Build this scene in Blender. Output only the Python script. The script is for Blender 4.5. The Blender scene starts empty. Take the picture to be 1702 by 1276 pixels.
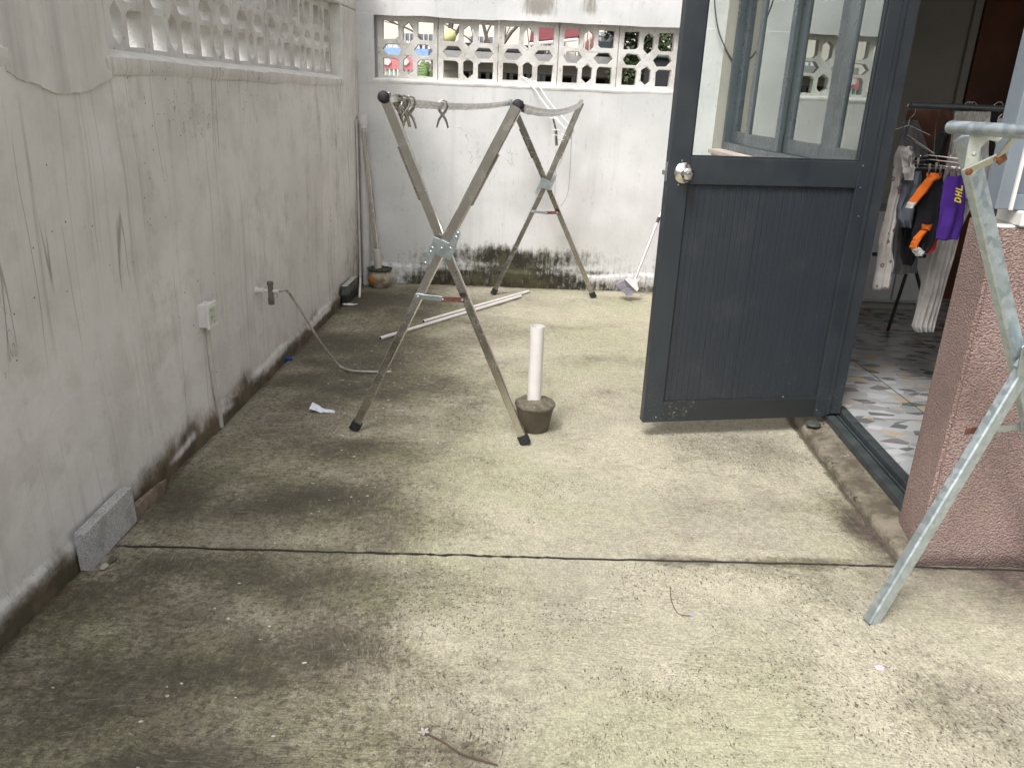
import bpy, bmesh, math, random
import numpy as np
from mathutils import Vector, Matrix, noise as mnoise
from mathutils.geometry import tessellate_polygon
random.seed(7)
SC = bpy.context.scene
COL = SC.collection
# ------------------------------------------------------------------ camera
CAM = Vector((1.381, 0.0, 1.42)); FPX = 1310.7; PW, PH = 1702.0, 1276.0
PITCH, YAW, ROLL = 0.349, 0.026, 0.042
_f = Vector((math.sin(YAW)*math.cos(PITCH), math.cos(YAW)*math.cos(PITCH), -math.sin(PITCH)))
_r = Vector((math.cos(YAW), -math.sin(YAW), 0)); _u = _r.cross(_f)
RT = math.cos(ROLL)*_r + math.sin(ROLL)*_u
UP = -math.sin(ROLL)*_r + math.cos(ROLL)*_u
cd = bpy.data.cameras.new('camera'); cam = bpy.data.objects.new('camera', cd); COL.objects.link(cam)
cam.matrix_world = Matrix(((RT.x, UP.x, -_f.x, CAM.x), (RT.y, UP.y, -_f.y, CAM.y), (RT.z, UP.z, -_f.z, CAM.z), (0, 0, 0, 1)))
cd.sensor_width = 36; cd.lens = 36*FPX/PW; cd.clip_start = .02; cd.clip_end = 600
SC.camera = cam
def at(px, py, Y):
    """point of the place at depth Y that stands on a bearing measured from the survey photograph"""
    d = _f*FPX + RT*(px-PW/2) - UP*(py-PH/2)
    return CAM + d*((Y-CAM.y)/d.y)
# ------------------------------------------------------------------ world, sun, exposure
W = bpy.data.worlds.new('World'); SC.world = W; W.use_nodes = True
wt = W.node_tree; bg = wt.nodes['Background']
sky = wt.nodes.new('ShaderNodeTexSky'); sky.sky_type = 'NISHITA'; sky.sun_disc = False
SUN_EL, SUN_AZ = math.radians(56), math.radians(214)
sky.sun_elevation = SUN_EL; sky.sun_rotation = SUN_AZ; sky.dust_density = 6; sky.air_density = 1.0; sky.ozone_density = 1
hs = wt.nodes.new('ShaderNodeHueSaturation'); hs.inputs['Saturation'].default_value = .16
wt.links.new(sky.outputs[0], hs.inputs['Color']); wt.links.new(hs.outputs[0], bg.inputs['Color'])
bg.inputs['Strength'].default_value = .15
sl = bpy.data.lights.new('sun', 'SUN'); sl.energy = 1.35; sl.angle = math.radians(13); sl.color = (1, .975, .94)
so = bpy.data.objects.new('sun', sl); COL.objects.link(so)
sd = Vector((math.sin(SUN_AZ)*math.cos(SUN_EL), math.cos(SUN_AZ)*math.cos(SUN_EL), math.sin(SUN_EL)))
so.rotation_euler = sd.to_track_quat('Z', 'Y').to_euler()
SC.view_settings.view_transform = 'Standard'; SC.view_settings.look = 'None'
SC.view_settings.exposure = .62; SC.view_settings.gamma = 1
SC.render.engine = 'CYCLES'
SC.cycles.max_bounces = 8; SC.cycles.transparent_max_bounces = 12
# ------------------------------------------------------------------ object helpers
def tag(o, label=None, cat=None, group=None, kind=None):
    if label: o['label'] = label
    if cat: o['category'] = cat
    if group: o['group'] = group
    if kind: o['kind'] = kind
    return o
def thing(name, label, cat, loc=(0, 0, 0), group=None):
    o = bpy.data.objects.new(name, None); COL.objects.link(o); o.location = loc; o.empty_display_size = .1
    return tag(o, label, cat, group)
class MB:
    def __init__(s): s.v = []; s.f = []; s.m = []; s.cut = []
    def add(s, vs, fs, mi=0):
        b = len(s.v); s.cut.append((b, len(s.f))); s.v += [tuple(v) for v in vs]; s.f += [tuple(i+b for i in f) for f in fs]; s.m += [mi]*len(fs); return s
    def box(s, lo, hi, mi=0):
        x0, y0, z0 = lo; x1, y1, z1 = hi
        return s.add([(x0, y0, z0), (x1, y0, z0), (x1, y1, z0), (x0, y1, z0), (x0, y0, z1), (x1, y0, z1), (x1, y1, z1), (x0, y1, z1)],
                     [(0, 3, 2, 1), (4, 5, 6, 7), (0, 1, 5, 4), (1, 2, 6, 5), (2, 3, 7, 6), (3, 0, 4, 7)], mi)
    def hexa(s, p, mi=0):   # 4 bottom, 4 top
        return s.add(p, [(0, 3, 2, 1), (4, 5, 6, 7), (0, 1, 5, 4), (1, 2, 6, 5), (2, 3, 7, 6), (3, 0, 4, 7)], mi)
    def beam(s, a, b, w, d, n, mi=0, e0=0, e1=0):
        """rectangular bar from a to b; d is its size along n, w across"""
        a = Vector(a); b = Vector(b); t = (b-a).normalized(); n = Vector(n); n = (n-t*n.dot(t)).normalized(); c = t.cross(n)
        a = a-t*e0; b = b+t*e1; w2 = w/2; d2 = d/2; ch = min(w, d)*.14
        prof = [(-w2+ch, -d2), (w2-ch, -d2), (w2, -d2+ch), (w2, d2-ch), (w2-ch, d2), (-w2+ch, d2), (-w2, d2-ch), (-w2, -d2+ch)]
        vs = [p+c*x+n*y for p in (a, b) for x, y in prof]
        fs = [(i, (i+1) % 8, 8+(i+1) % 8, 8+i) for i in range(8)] + [tuple(range(7, -1, -1)), tuple(range(8, 16))]
        return s.add(vs, fs, mi)
    def tube(s, pts, r, seg=10, mi=0, cap=True):
        pts = [Vector(p) for p in pts]; n = len(pts); rs = r if isinstance(r, (list, tuple)) else [r]*n
        tang = [(pts[min(i+1, n-1)]-pts[max(i-1, 0)]).normalized() for i in range(n)]
        ref = Vector((0, 0, 1)) if abs(tang[0].z) < .9 else Vector((1, 0, 0)); u = (ref-tang[0]*ref.dot(tang[0])).normalized()
        vs = []
        for i in range(n):
            u = (u-tang[i]*u.dot(tang[i])).normalized(); w = tang[i].cross(u)
            for k in range(seg):
                a = 2*math.pi*k/seg; vs.append(pts[i]+(u*math.cos(a)+w*math.sin(a))*rs[i])
        fs = [(i*seg+k, i*seg+(k+1) % seg, (i+1)*seg+(k+1) % seg, (i+1)*seg+k) for i in range(n-1) for k in range(seg)]
        if cap: fs += [tuple(range(seg-1, -1, -1)), tuple(range((n-1)*seg, n*seg))]
        return s.add(vs, fs, mi)
    def lathe(s, prof, c=(0, 0, 0), axis=(0, 0, 1), seg=32, mi=0, wob=None):
        ax = Vector(axis).normalized(); q = ax.to_track_quat('Z', 'Y'); c = Vector(c); vs = []
        for j, (r, z) in enumerate(prof):
            for k in range(seg):
                a = 2*math.pi*k/seg; rr, zz = (r, z) if wob is None else wob(r, z, a, j)
                vs.append(c+q @ Vector((rr*math.cos(a), rr*math.sin(a), zz)))
        n = len(prof)
        fs = [(i*seg+k, i*seg+(k+1) % seg, (i+1)*seg+(k+1) % seg, (i+1)*seg+k) for i in range(n-1) for k in range(seg)]
        fs += [tuple(range(seg-1, -1, -1)), tuple(range((n-1)*seg, n*seg))]
        return s.add(vs, fs, mi)
    def prism(s, poly, o, ux, uy, th, holes=(), mi=0):
        """2-D polygon (with holes) in the plane o,ux,uy, extruded by th along ux x uy"""
        o = Vector(o); ux = Vector(ux); uy = Vector(uy); nn = ux.cross(uy).normalized()*th
        loops = [list(poly)]+[list(h) for h in holes]
        tri = tessellate_polygon([[Vector((p[0], p[1], 0)) for p in l] for l in loops])
        flat = [p for l in loops for p in l]; N = len(flat)
        A = [o+ux*p[0]+uy*p[1] for p in flat]; vs = A+[p+nn for p in A]; fs = []
        for t in tri:
            a, b, c = [flat[i] for i in t]
            ar = (b[0]-a[0])*(c[1]-a[1])-(b[1]-a[1])*(c[0]-a[0])
            if abs(ar) < 1e-12: continue
            t = tuple(t) if ar > 0 else tuple(reversed(t))
            fs.append(tuple(i+N for i in t)); fs.append(tuple(reversed(t)))
        k = 0
        for li, l in enumerate(loops):
            area = sum(l[i][0]*l[(i+1) % len(l)][1]-l[(i+1) % len(l)][0]*l[i][1] for i in range(len(l)))
            ccw = (area > 0) == (li == 0)
            for i in range(len(l)):
                a, b = k+i, k+(i+1) % len(l)
                fs.append((a, b, b+N, a+N) if ccw else (b, a, a+N, b+N))
            k += len(l)
        return s.add(vs, fs, mi)
    def pieces(s, name, mats, parent, smooth=False):
        cuts = s.cut+[(len(s.v), len(s.f))]
        for (v0, f0), (v1, f1) in zip(cuts[:-1], cuts[1:]):
            q = MB(); q.add(s.v[v0:v1], [tuple(i-v0 for i in f) for f in s.f[f0:f1]]); q.build(name, mats, parent, smooth)
    def build(s, name, mats, parent=None, smooth=False, bevel=0, label=None):
        me = bpy.data.meshes.new(name); me.from_pydata(s.v, [], s.f)
        if not isinstance(mats, (list, tuple)): mats = [mats]
        for m in mats: me.materials.append(m)
        me.polygons.foreach_set('material_index', s.m)
        if smooth: me.polygons.foreach_set('use_smooth', [True]*len(me.polygons))
        me.validate(); me.update()
        o = bpy.data.objects.new(name, me); COL.objects.link(o)
        if parent is not None:
            o.parent = parent; o.matrix_parent_inverse = Matrix.Translation(-wloc(parent))
        if bevel:
            b = o.modifiers.new('bevel', 'BEVEL'); b.width = bevel; b.segments = 2; b.limit_method = 'ANGLE'; b.angle_limit = math.radians(40)
        if smooth == 'auto':
            try: me.set_sharp_from_angle(angle=math.radians(35))
            except Exception: pass
        if label: o['label'] = label
        return o
def wloc(o):
    p = Vector((0, 0, 0))
    if o.type == 'EMPTY': p = Vector(o.location)
    return p
def grid(name, P, mats, parent=None, attrs=None, smooth=True, solid=0):
    """P: array (n,m,3)"""
    n, m = P.shape[:2]
    me = bpy.data.meshes.new(name)
    idx = np.arange(n*m).reshape(n, m)
    F = np.stack([idx[:-1, :-1], idx[1:, :-1], idx[1:, 1:], idx[:-1, 1:]], -1).reshape(-1, 4)
    me.from_pydata(P.reshape(-1, 3).tolist(), [], F.tolist())
    for k_, a in (attrs or {}).items():
        at_ = me.attributes.new(k_, 'FLOAT', 'POINT'); at_.data.foreach_set('value', a.reshape(-1).astype(np.float32))
    me.materials.append(mats); me.polygons.foreach_set('use_smooth', [smooth]*len(me.polygons)); me.update()
    o = bpy.data.objects.new(name, me); COL.objects.link(o)
    if parent is not None: o.parent = parent; o.matrix_parent_inverse = Matrix.Translation(-wloc(parent))
    if solid:
        sm = o.modifiers.new('solid', 'SOLIDIFY'); sm.thickness = solid; sm.offset = 0
    return o
def vnoise(X, Y, seed=0):
    """smooth value noise on arrays, about -1..1"""
    xi = np.floor(X).astype(np.int64); yi = np.floor(Y).astype(np.int64); xf = X-xi; yf = Y-yi
    def h(a, b):
        n = (a*374761393+b*668265263+seed*974634777) & 0xffffffff; n = ((n ^ (n >> 13))*1274126177) & 0xffffffff
        return ((n ^ (n >> 16)) & 0xffff)/32767.5-1
    u = xf*xf*(3-2*xf); v = yf*yf*(3-2*yf)
    return (h(xi, yi)*(1-u)+h(xi+1, yi)*u)*(1-v)+(h(xi, yi+1)*(1-u)+h(xi+1, yi+1)*u)*v
def fbm(X, Y, sc, seed=0, oct=4):
    r = 0; a = 1; t = 0
    for i in range(oct): r = r+a*vnoise(X*sc, Y*sc, seed+i*17); t += a; a *= .5; sc *= 2.03
    return r/t
def sst(a, b, x): t = np.clip((x-a)/(b-a), 0, 1); return t*t*(3-2*t)
# ------------------------------------------------------------------ material helpers
class NT:
    def __init__(s, name):
        s.m = bpy.data.materials.new(name); s.m.use_nodes = True; s.t = s.m.node_tree
        s.b = s.t.nodes['Principled BSDF']; s.out = s.t.nodes['Material Output']
        s.co = s.n('ShaderNodeTexCoord').outputs['Object']
    def n(s, ty, ins=None, **pr):
        nd = s.t.nodes.new(ty)
        for k_, v in pr.items(): setattr(nd, k_, v)
        for k_, v in (ins or {}).items(): s.set(nd.inputs[k_], v)
        return nd
    def set(s, sock, v):
        if isinstance(v, bpy.types.NodeSocket): s.t.links.new(v, sock)
        elif isinstance(v, (tuple, list)) and len(v) == 3 and sock.type == 'RGBA': sock.default_value = (*v, 1)
        else: sock.default_value = v
    def map(s, sc=(1, 1, 1), rot=(0, 0, 0), v=None, loc=(0, 0, 0)):
        return s.n('ShaderNodeMapping', {'Vector': v if v is not None else s.co, 'Scale': sc, 'Rotation': rot, 'Location': loc}).outputs[0]
    def noise(s, scale, detail=4, rough=.55, v=None, dist=0):
        return s.n('ShaderNodeTexNoise', {'Vector': v if v is not None else s.co, 'Scale': scale, 'Detail': detail, 'Roughness': rough, 'Distortion': dist}).outputs[0]
    def noisec(s, scale, detail=2, v=None):
        return s.n('ShaderNodeTexNoise', {'Vector': v if v is not None else s.co, 'Scale': scale, 'Detail': detail}).outputs[1]
    def vor(s, scale, feature='F1', v=None, out='Distance', rnd=1.0):
        return s.n('ShaderNodeTexVoronoi', {'Vector': v if v is not None else s.co, 'Scale': scale, 'Randomness': rnd}, feature=feature).outputs[out]
    def ma(s, op, a, b=0.0, c=None, clamp=False):
        nd = s.n('ShaderNodeMath', operation=op, use_clamp=clamp); s.set(nd.inputs[0], a); s.set(nd.inputs[1], b)
        if c is not None: s.set(nd.inputs[2], c)
        return nd.outputs[0]
    def mr(s, x, a, b, lo=0.0, hi=1.0, smooth=True):
        return s.n('ShaderNodeMapRange', {'Value': x, 'From Min': a, 'From Max': b, 'To Min': lo, 'To Max': hi}, interpolation_type='SMOOTHSTEP' if smooth else 'LINEAR').outputs[0]
    def mix(s, f, a, b, bt='MIX'):
        nd = s.n('ShaderNodeMix', data_type='RGBA', blend_type=bt); s.set(nd.inputs[0], f); s.set(nd.inputs[6], a); s.set(nd.inputs[7], b); return nd.outputs[2]
    def attr(s, name): return s.n('ShaderNodeAttribute', attribute_name=name).outputs['Fac']
    def ramp(s, f, stops, const=False):
        nd = s.n('ShaderNodeValToRGB', {'Fac': f}); cr = nd.color_ramp
        if const: cr.interpolation = 'CONSTANT'
        while len(cr.elements) < len(stops): cr.elements.new(.5)
        for e, (p, c) in zip(cr.elements, stops): e.position = p; e.color = (*c, 1)
        return nd.outputs[0]
    def bump(s, h_, strength=.3, dist=.01, n=None):
        ins = {'Height': h_, 'Strength': strength, 'Distance': dist}
        if n is not None: ins['Normal'] = n
        return s.n('ShaderNodeBump', ins).outputs[0]
    def fin(s, color=None, rough=None, metal=None, normal=None, **kw):
        for k_, v in (('Base Color', color), ('Roughness', rough), ('Metallic', metal), ('Normal', normal)):
            if v is not None: s.set(s.b.inputs[k_], v)
        for k_, v in kw.items(): s.set(s.b.inputs[k_.replace('_', ' ')], v)
        return s.m
def plain(name, col, rough=.6, metal=0, var=.12, sc=20, bump=0.0, bsc=200, **kw):
    t = NT(name); n1 = t.noise(sc, 5)
    c = t.mix(t.mr(n1, .3, .7), tuple(x*(1-var) for x in col), tuple(min(1, x*(1+var)) for x in col))
    r = t.mr(t.noise(sc*3, 3), .3, .7, max(.05, rough-.1), min(1, rough+.1))
    nm = t.bump(t.noise(bsc, 3), bump, .002) if bump else None
    return t.fin(c, r, metal, nm, **kw)
M = {}
# ---- concrete yard floor
t = NT('stained_concrete')
moss = t.attr('moss'); fk = t.attr('fleck'); red = t.attr('red')
warp = t.n('ShaderNodeVectorMath', {0: t.co, 1: t.n('ShaderNodeVectorMath', {0: t.noisec(1.6, 2), 'Scale': .28}, operation='SCALE').outputs[0]}, operation='ADD').outputs[0]
light = t.mix(t.mr(t.noise(2.2, 5), .35, .65), (.50, .46, .35), (.385, .352, .275))
light = t.mix(t.mr(t.noise(1.1, 4), .45, .62), light, (.43, .415, .285))
light = t.mix(t.ma('MULTIPLY', t.mr(t.noise(160, 3), .35, .7), .3), light, (.2, .18, .14))
s1 = t.noise(1, 5, .65, t.map((13, 105, 1), (0, 0, .5), warp)); s2 = t.noise(1, 5, .65, t.map((110, 13, 1), (0, 0, .35), warp))
pm = t.mr(t.noise(1.3, 3), .42, .58)
st = t.n('ShaderNodeMix', {0: pm, 2: s1, 3: s2}).outputs[0]
n1 = t.noise(7, 7, .7); n2 = t.noise(38, 5, .7); n3 = t.noise(220, 3, .7)
df = t.ma('ADD', moss, t.ma('MULTIPLY', t.ma('SUBTRACT', n1, .5), .85))
df = t.ma('ADD', df, t.ma('MULTIPLY', t.ma('SUBTRACT', n2, .5), .8))
df = t.ma('ADD', df, t.ma('MULTIPLY', t.ma('SUBTRACT', st, .5), .85))
df = t.mr(t.ma('ADD', df, t.ma('MULTIPLY', t.ma('SUBTRACT', n3, .5), .9)), .05, .95)
crisp = t.mr(t.ma('SUBTRACT', t.noise(42, 9, .82), t.ma('SUBTRACT', .625, t.ma('MULTIPLY', moss, .16))), 0, .035)
crisp2 = t.mr(t.ma('SUBTRACT', t.noise(1, 8, .8, t.map((26, 60, 1), (0, 0, .25), warp)), t.ma('SUBTRACT', .63, t.ma('MULTIPLY', moss, .13))), 0, .03)
dark = t.mix(t.mr(t.noise(3.1, 4), .42, .6), (.165, .142, .098), (.172, .162, .088))
dark = t.mix(t.mr(t.noise(1.7, 3), .5, .65), dark, (.165, .140, .104))
dark = t.mix(t.mr(t.ma('ADD', moss, t.ma('MULTIPLY', t.ma('SUBTRACT', n1, .5), .8)), .65, 1.1), dark, (.075, .066, .045))
col = t.mix(df, light, dark)
col = t.mix(t.ma('MULTIPLY', crisp, .75), col, (.075, .064, .042)); col = t.mix(t.ma('MULTIPLY', crisp2, .6), col, (.085, .075, .05))
col = t.mix(red, col, t.mix(t.mr(n2, .4, .6), (.12, .085, .075), (.06, .045, .04)))
# small dark curls of dead algae
cv = t.map((150, 80, 1), (0, 0, .4), warp); cu = t.noise(1.0, 4, .65, cv, .5)
cmask = t.ma('MULTIPLY', t.mr(cu, .58, .615), t.mr(t.ma('ADD', fk, t.ma('MULTIPLY', t.ma('SUBTRACT', t.noise(7, 6, .75), .5), 3.0)), .25, .6))
col = t.mix(t.ma('MULTIPLY', cmask, .85), col, (.04, .034, .022))
# broom ridges wear pale on their crowns
col = t.mix(t.ma('MULTIPLY', t.mr(st, .56, .68), .38), col, (.40, .37, .26))
# droplets of wall paint
wv_ = t.map((1, 1.6, 1), (0, 0, .7), warp); vd = t.vor(24, v=wv_); vc = t.vor(24, v=wv_, out='Color')
sel = t.n('ShaderNodeSeparateColor', {0: vc}); rad = t.ma('MULTIPLY', sel.outputs[1], .17)
dot = t.ma('MULTIPLY', t.ma('LESS_THAN', vd, rad), t.ma('GREATER_THAN', sel.outputs[0], .5)); dot = t.ma('MULTIPLY', dot, t.mr(t.ma('ADD', t.attr('drops'), t.ma('SUBTRACT', t.noise(3.5, 4), .5)), .42, .5))
col = t.mix(t.ma('MULTIPLY', dot, .9), col, (.66, .63, .54))
hgt = t.ma('ADD', t.ma('MULTIPLY', st, 1.5), t.ma('ADD', t.ma('MULTIPLY', n2, .7), t.ma('MULTIPLY', n3, .45)))
grit = t.mr(t.noise(120, 4, .75), .33, .67, .84, 1.15); grit2 = t.mr(t.noise(30, 7, .8), .36, .64, .86, 1.12)
col = t.mix(1.0, col, t.n('ShaderNodeCombineColor', {0: t.ma('MULTIPLY', grit, grit2), 1: t.ma('MULTIPLY', grit, grit2), 2: t.ma('MULTIPLY', grit, grit2)}).outputs[0], 'MULTIPLY')
dsh = t.mr(t.noise(1, 4, .7, t.map((55, 140, 1), (0, 0, -.5), warp)), .60, .66); dsh2 = t.mr(t.noise(1, 4, .7, t.map((130, 50, 1), (0, 0, .3), warp)), .61, .66)
col = t.mix(t.ma('MULTIPLY', t.ma('MAXIMUM', dsh, dsh2), t.mr(t.noise(3, 4), .35, .65, .1, .8)), col, (.11, .095, .065))
lsc = t.mr(t.noise(1, 3, .6, t.map((16, 170, 1), (0, 0, .9), warp)), .66, .72); col = t.mix(t.ma('MULTIPLY', lsc, .35), col, (.46, .43, .34))
spk = t.mr(t.noise(95, 5, .8), .64, .68); col = t.mix(t.ma('MULTIPLY', spk, .7), col, (.07, .06, .04))
col = t.mix(t.attr('crack'), col, (.016, .013, .009))
M['floor'] = t.fin(col, t.mr(df, 0, 1, .88, .66), 0, t.bump(hgt, .55, .010))
# ---- left plaster
t = NT('grey_plaster'); moss = t.attr('moss')
base = t.mix(t.mr(t.noise(1.4, 5), .38, .62), (.72, .705, .68), (.64, .625, .60))
base = t.mix(t.ma('MULTIPLY', t.mr(t.noise(5, 5, .65), .45, .65), .4), base, (.52, .505, .465))
wy = t.n('ShaderNodeVectorMath', {0: t.co, 1: t.n('ShaderNodeVectorMath', {0: t.noisec(.8, 2), 'Scale': .22}, operation='SCALE').outputs[0]}, operation='ADD').outputs[0]
sv = t.map((1, 8, .6), v=wy); a1 = t.noise(1, 5, .6, sv); base = t.mix(t.ma('MULTIPLY', t.mr(a1, .55, .75), .34), base, (.36, .345, .30))
sv2 = t.map((1, 42, .45), v=wy); a2 = t.noise(1, 3, .55, sv2, .25); base = t.mix(t.ma('MULTIPLY', t.ma('MULTIPLY', t.mr(a2, .56, .7), t.mr(t.noise(1.3, 3), .4, .62)), .38), base, (.30, .285, .245))
sv3 = t.map((1, 5, .14), v=t.n('ShaderNodeVectorMath', {0: t.co, 1: t.n('ShaderNodeVectorMath', {0: t.noisec(1.1, 1), 'Scale': .13}, operation='SCALE').outputs[0]}, operation='ADD').outputs[0]); a3 = t.noise(1, 2, .4, sv3)
ln = t.ma('ABSOLUTE', t.ma('SUBTRACT', a3, .5)); ln = t.ma('SUBTRACT', 1, t.mr(ln, .0, .0045), clamp=True)
ln = t.ma('MULTIPLY', ln, t.mr(t.noise(1.6, 2), .48, .6)); base = t.mix(t.ma('MULTIPLY', ln, .6), base, (.13, .12, .10))
a4 = t.noise(1.4, 5, .6, t.map((1, 2.2, .7), loc=(3, 1, 5))); cr = t.ma('SUBTRACT', 1, t.mr(t.ma('ABSOLUTE', t.ma('SUBTRACT', a4, .5)), 0, .0022), clamp=True)
cr = t.ma('MULTIPLY', cr, t.mr(t.noise(.9, 2), .53, .6)); base = t.mix(t.ma('MULTIPLY', cr, .8), base, (.08, .07, .06))
sp = t.ma('MULTIPLY', t.ma('LESS_THAN', t.vor(22), .07), t.mr(t.noise(1.5, 1), .55, .6)); base = t.mix(sp, base, (.1, .09, .07))
mo = t.ma('ADD', moss, t.ma('MULTIPLY', t.ma('SUBTRACT', t.noise(14, 6, .7), .5), 1.1))
mo = t.mr(t.ma('ADD', mo, t.ma('MULTIPLY', t.ma('SUBTRACT', a1, .5), .9)), .05, .9)
mc = t.mix(t.mr(t.noise(6, 4), .4, .6), (.075, .064, .038), (.14, .105, .066)); base = t.mix(mo, base, mc)
h1 = t.ma('ADD', t.ma('MULTIPLY', t.noise(9, 5), 1.0), t.ma('MULTIPLY', t.noise(70, 4), .22)); h1 = t.ma('SUBTRACT', h1, t.ma('MULTIPLY', t.ma('ADD', cr, ln), .15))
blo = t.mr(t.noise(3.2, 8, .75), .54, .68); base = t.mix(t.ma('MULTIPLY', blo, .3), base, (.40, .38, .32)); base = t.mix(t.ma('MULTIPLY', t.mr(t.noise(55, 5, .8), .6, .72), .25), base, (.33, .31, .26))
M['plaster'] = t.fin(base, .85, 0, t.bump(h1, .5, .012))
t = NT('rain_stained_plaster'); a1 = t.noise(1, 6, .65, t.map((1, 13, .8))); base = t.mix(t.mr(t.noise(4, 5), .38, .62), (.68, .66, .63), (.60, .585, .555))
base = t.mix(t.ma('MULTIPLY', t.mr(a1, .45, .68), .5), base, (.36, .35, .335)); base = t.mix(t.mr(t.noise(26, 6, .8), .62, .7, 0, .5), base, (.15, .145, .135))
M['stained_plaster'] = t.fin(base, .85, 0, t.bump(t.noise(11, 6), .6, .012))
# ---- back plaster, whitewashed
t = NT('white_plaster'); moss = t.attr('moss'); drip = t.attr('drip')
base = t.mix(t.mr(t.noise(1.8, 5), .38, .62), (.70, .70, .70), (.60, .605, .60))
a1 = t.noise(1, 5, .6, t.map((14, 1, .7))); base = t.mix(t.ma('MULTIPLY', t.mr(a1, .52, .74), .24), base, (.45, .45, .43))
a4 = t.noise(1.1, 5, .6); cr = t.ma('SUBTRACT', 1, t.mr(t.ma('ABSOLUTE', t.ma('SUBTRACT', a4, .5)), 0, .002), clamp=True)
cr = t.ma('MULTIPLY', cr, t.mr(t.noise(1.3, 2), .56, .62)); base = t.mix(t.ma('MULTIPLY', cr, .6), base, (.2, .2, .19))
dn = t.mr(t.ma('ADD', drip, t.ma('MULTIPLY', t.ma('SUBTRACT', t.noise(1, 6, .8, t.map((38, 1, 5))), .5), 2.2)), .25, 1.25); base = t.mix(t.ma('MULTIPLY', dn, .7), base, (.15, .125, .08))
n5 = t.noise(26, 6, .75); mo = t.mr(t.ma('ADD', moss, t.ma('ADD', t.ma('MULTIPLY', t.ma('SUBTRACT', n5, .5), 1.5), t.ma('MULTIPLY', t.ma('SUBTRACT', t.noise(1, 5, .7, t.map((40, 1, 5))), .5), 1.1))), .08, 1.0)
mc = t.mix(t.mr(t.noise(9, 4), .42, .6), (.026, .023, .014), (.060, .058, .028));  base = t.mix(mo, base, mc)
M['white_wall'] = t.fin(base, .85, 0, t.bump(t.ma('ADD', t.noise(8, 5), t.ma('MULTIPLY', t.noise(80, 3), .2)), .4, .01))
# ---- whitewashed screen block
t = NT('whitewashed_block'); base = t.mix(t.mr(t.noise(6, 5), .4, .65), (.68, .67, .64), (.52, .50, .46))
base = t.mix(t.ma('MULTIPLY', t.mr(t.noise(26, 5, .7), .58, .7), .6), base, (.22, .20, .16))
M['block'] = t.fin(base, .85, 0, t.bump(t.ma('ADD', t.noise(30, 5), t.ma('MULTIPLY', t.noise(120, 3), .4)), .6, .008))
M['sill'] = plain('whitewashed_mortar', (.74, .73, .69), .85, var=.1, sc=12, bump=.5, bsc=60)
# ---- pink stucco
t = NT('pink_stucco'); v1 = t.noise(75, 4, .6); hv = t.ma('ADD', t.mr(t.vor(135, 'F1', v=t.map((1, 1, 1.15))), .0, .8, 1, 0), t.ma('ADD', t.ma('MULTIPLY', t.noise(40, 4, .7), .8), t.ma('MULTIPLY', t.noise(260, 2), .3)))
c = t.mix(t.mr(t.noise(2.5, 4), .35, .65), (.36, .258, .235), (.285, .198, .178)); c = t.mix(t.ma('MULTIPLY', t.mr(t.noise(170, 3, .7), .56, .68), .6), c, (.50, .38, .35)); c = t.mix(t.ma('MULTIPLY', t.mr(t.noise(140, 3, .7), .5, .36), .5), c, (.12, .07, .06))
sep = t.n('ShaderNodeSeparateXYZ', {0: t.co}); low = t.mr(t.ma('ADD', sep.outputs[2], t.ma('MULTIPLY', t.ma('SUBTRACT', t.noise(9, 5), .5), .12)), .0, .07, 1, 0)
c = t.mix(t.ma('MULTIPLY', low, .8), c, (.07, .05, .04))
M['stucco'] = t.fin(c, .8, 0, t.bump(hv, .8, .006))
# ---- step mortar
t = NT('mortar_step'); c = t.mix(t.mr(t.noise(6, 6, .7), .38, .6), (.27, .235, .18), (.12, .10, .07)); c = t.mix(t.mr(t.noise(22, 5, .7), .56, .68), c, (.05, .045, .028)); c = t.mix(t.mr(t.noise(13, 5, .7), .60, .68), c, (.46, .42, .37))
M['step'] = t.fin(c, .85, 0, t.bump(t.ma('ADD', t.noise(18, 6, .7), t.ma('MULTIPLY', t.noise(90, 4, .7), .7)), 1.0, .012))
# ---- tile floor (broken-marble pattern)
t = NT('mosaic_tile'); wv = t.map((1, 1, 1), (0, 0, .35)); pv = t.map((12, 21, 1), (0, 0, .2))
vc = t.vor(1, v=pv, out='Color'); sc_ = t.n('ShaderNodeSeparateColor', {0: vc}).outputs[0]
c = t.ramp(sc_, [(0, (.46, .47, .49)), (.18, (.28, .29, .29)), (.34, (.38, .38, .37)), (.48, (.065, .08, .08)), (.62, (.55, .56, .58)), (.74, (.15, .12, .13)), (.82, (.50, .37, .22)), (.92, (.40, .40, .41))], True)
c = t.mix(t.ma('MULTIPLY', t.noise(9, 6, .7, dist=2), .55), c, (.34, .35, .35))
c = t.mix(t.mr(t.vor(1, 'DISTANCE_TO_EDGE', v=pv), .0, .05, .9, 0), c, (.43, .43, .43))
bt = t.n('ShaderNodeTexBrick', {'Vector': t.map((1, 1, 1), loc=(.17, .25, 0)), 'Scale': 1, 'Mortar Size': .0035, 'Brick Width': .6, 'Row Height': .6, 'Mortar Smooth': 0}, offset=0)
c = t.mix(bt.outputs['Fac'], c, (.10, .09, .07))
M['tile'] = t.fin(c, .22, 0, t.bump(t.noise(3, 2), .05, .01))
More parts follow.
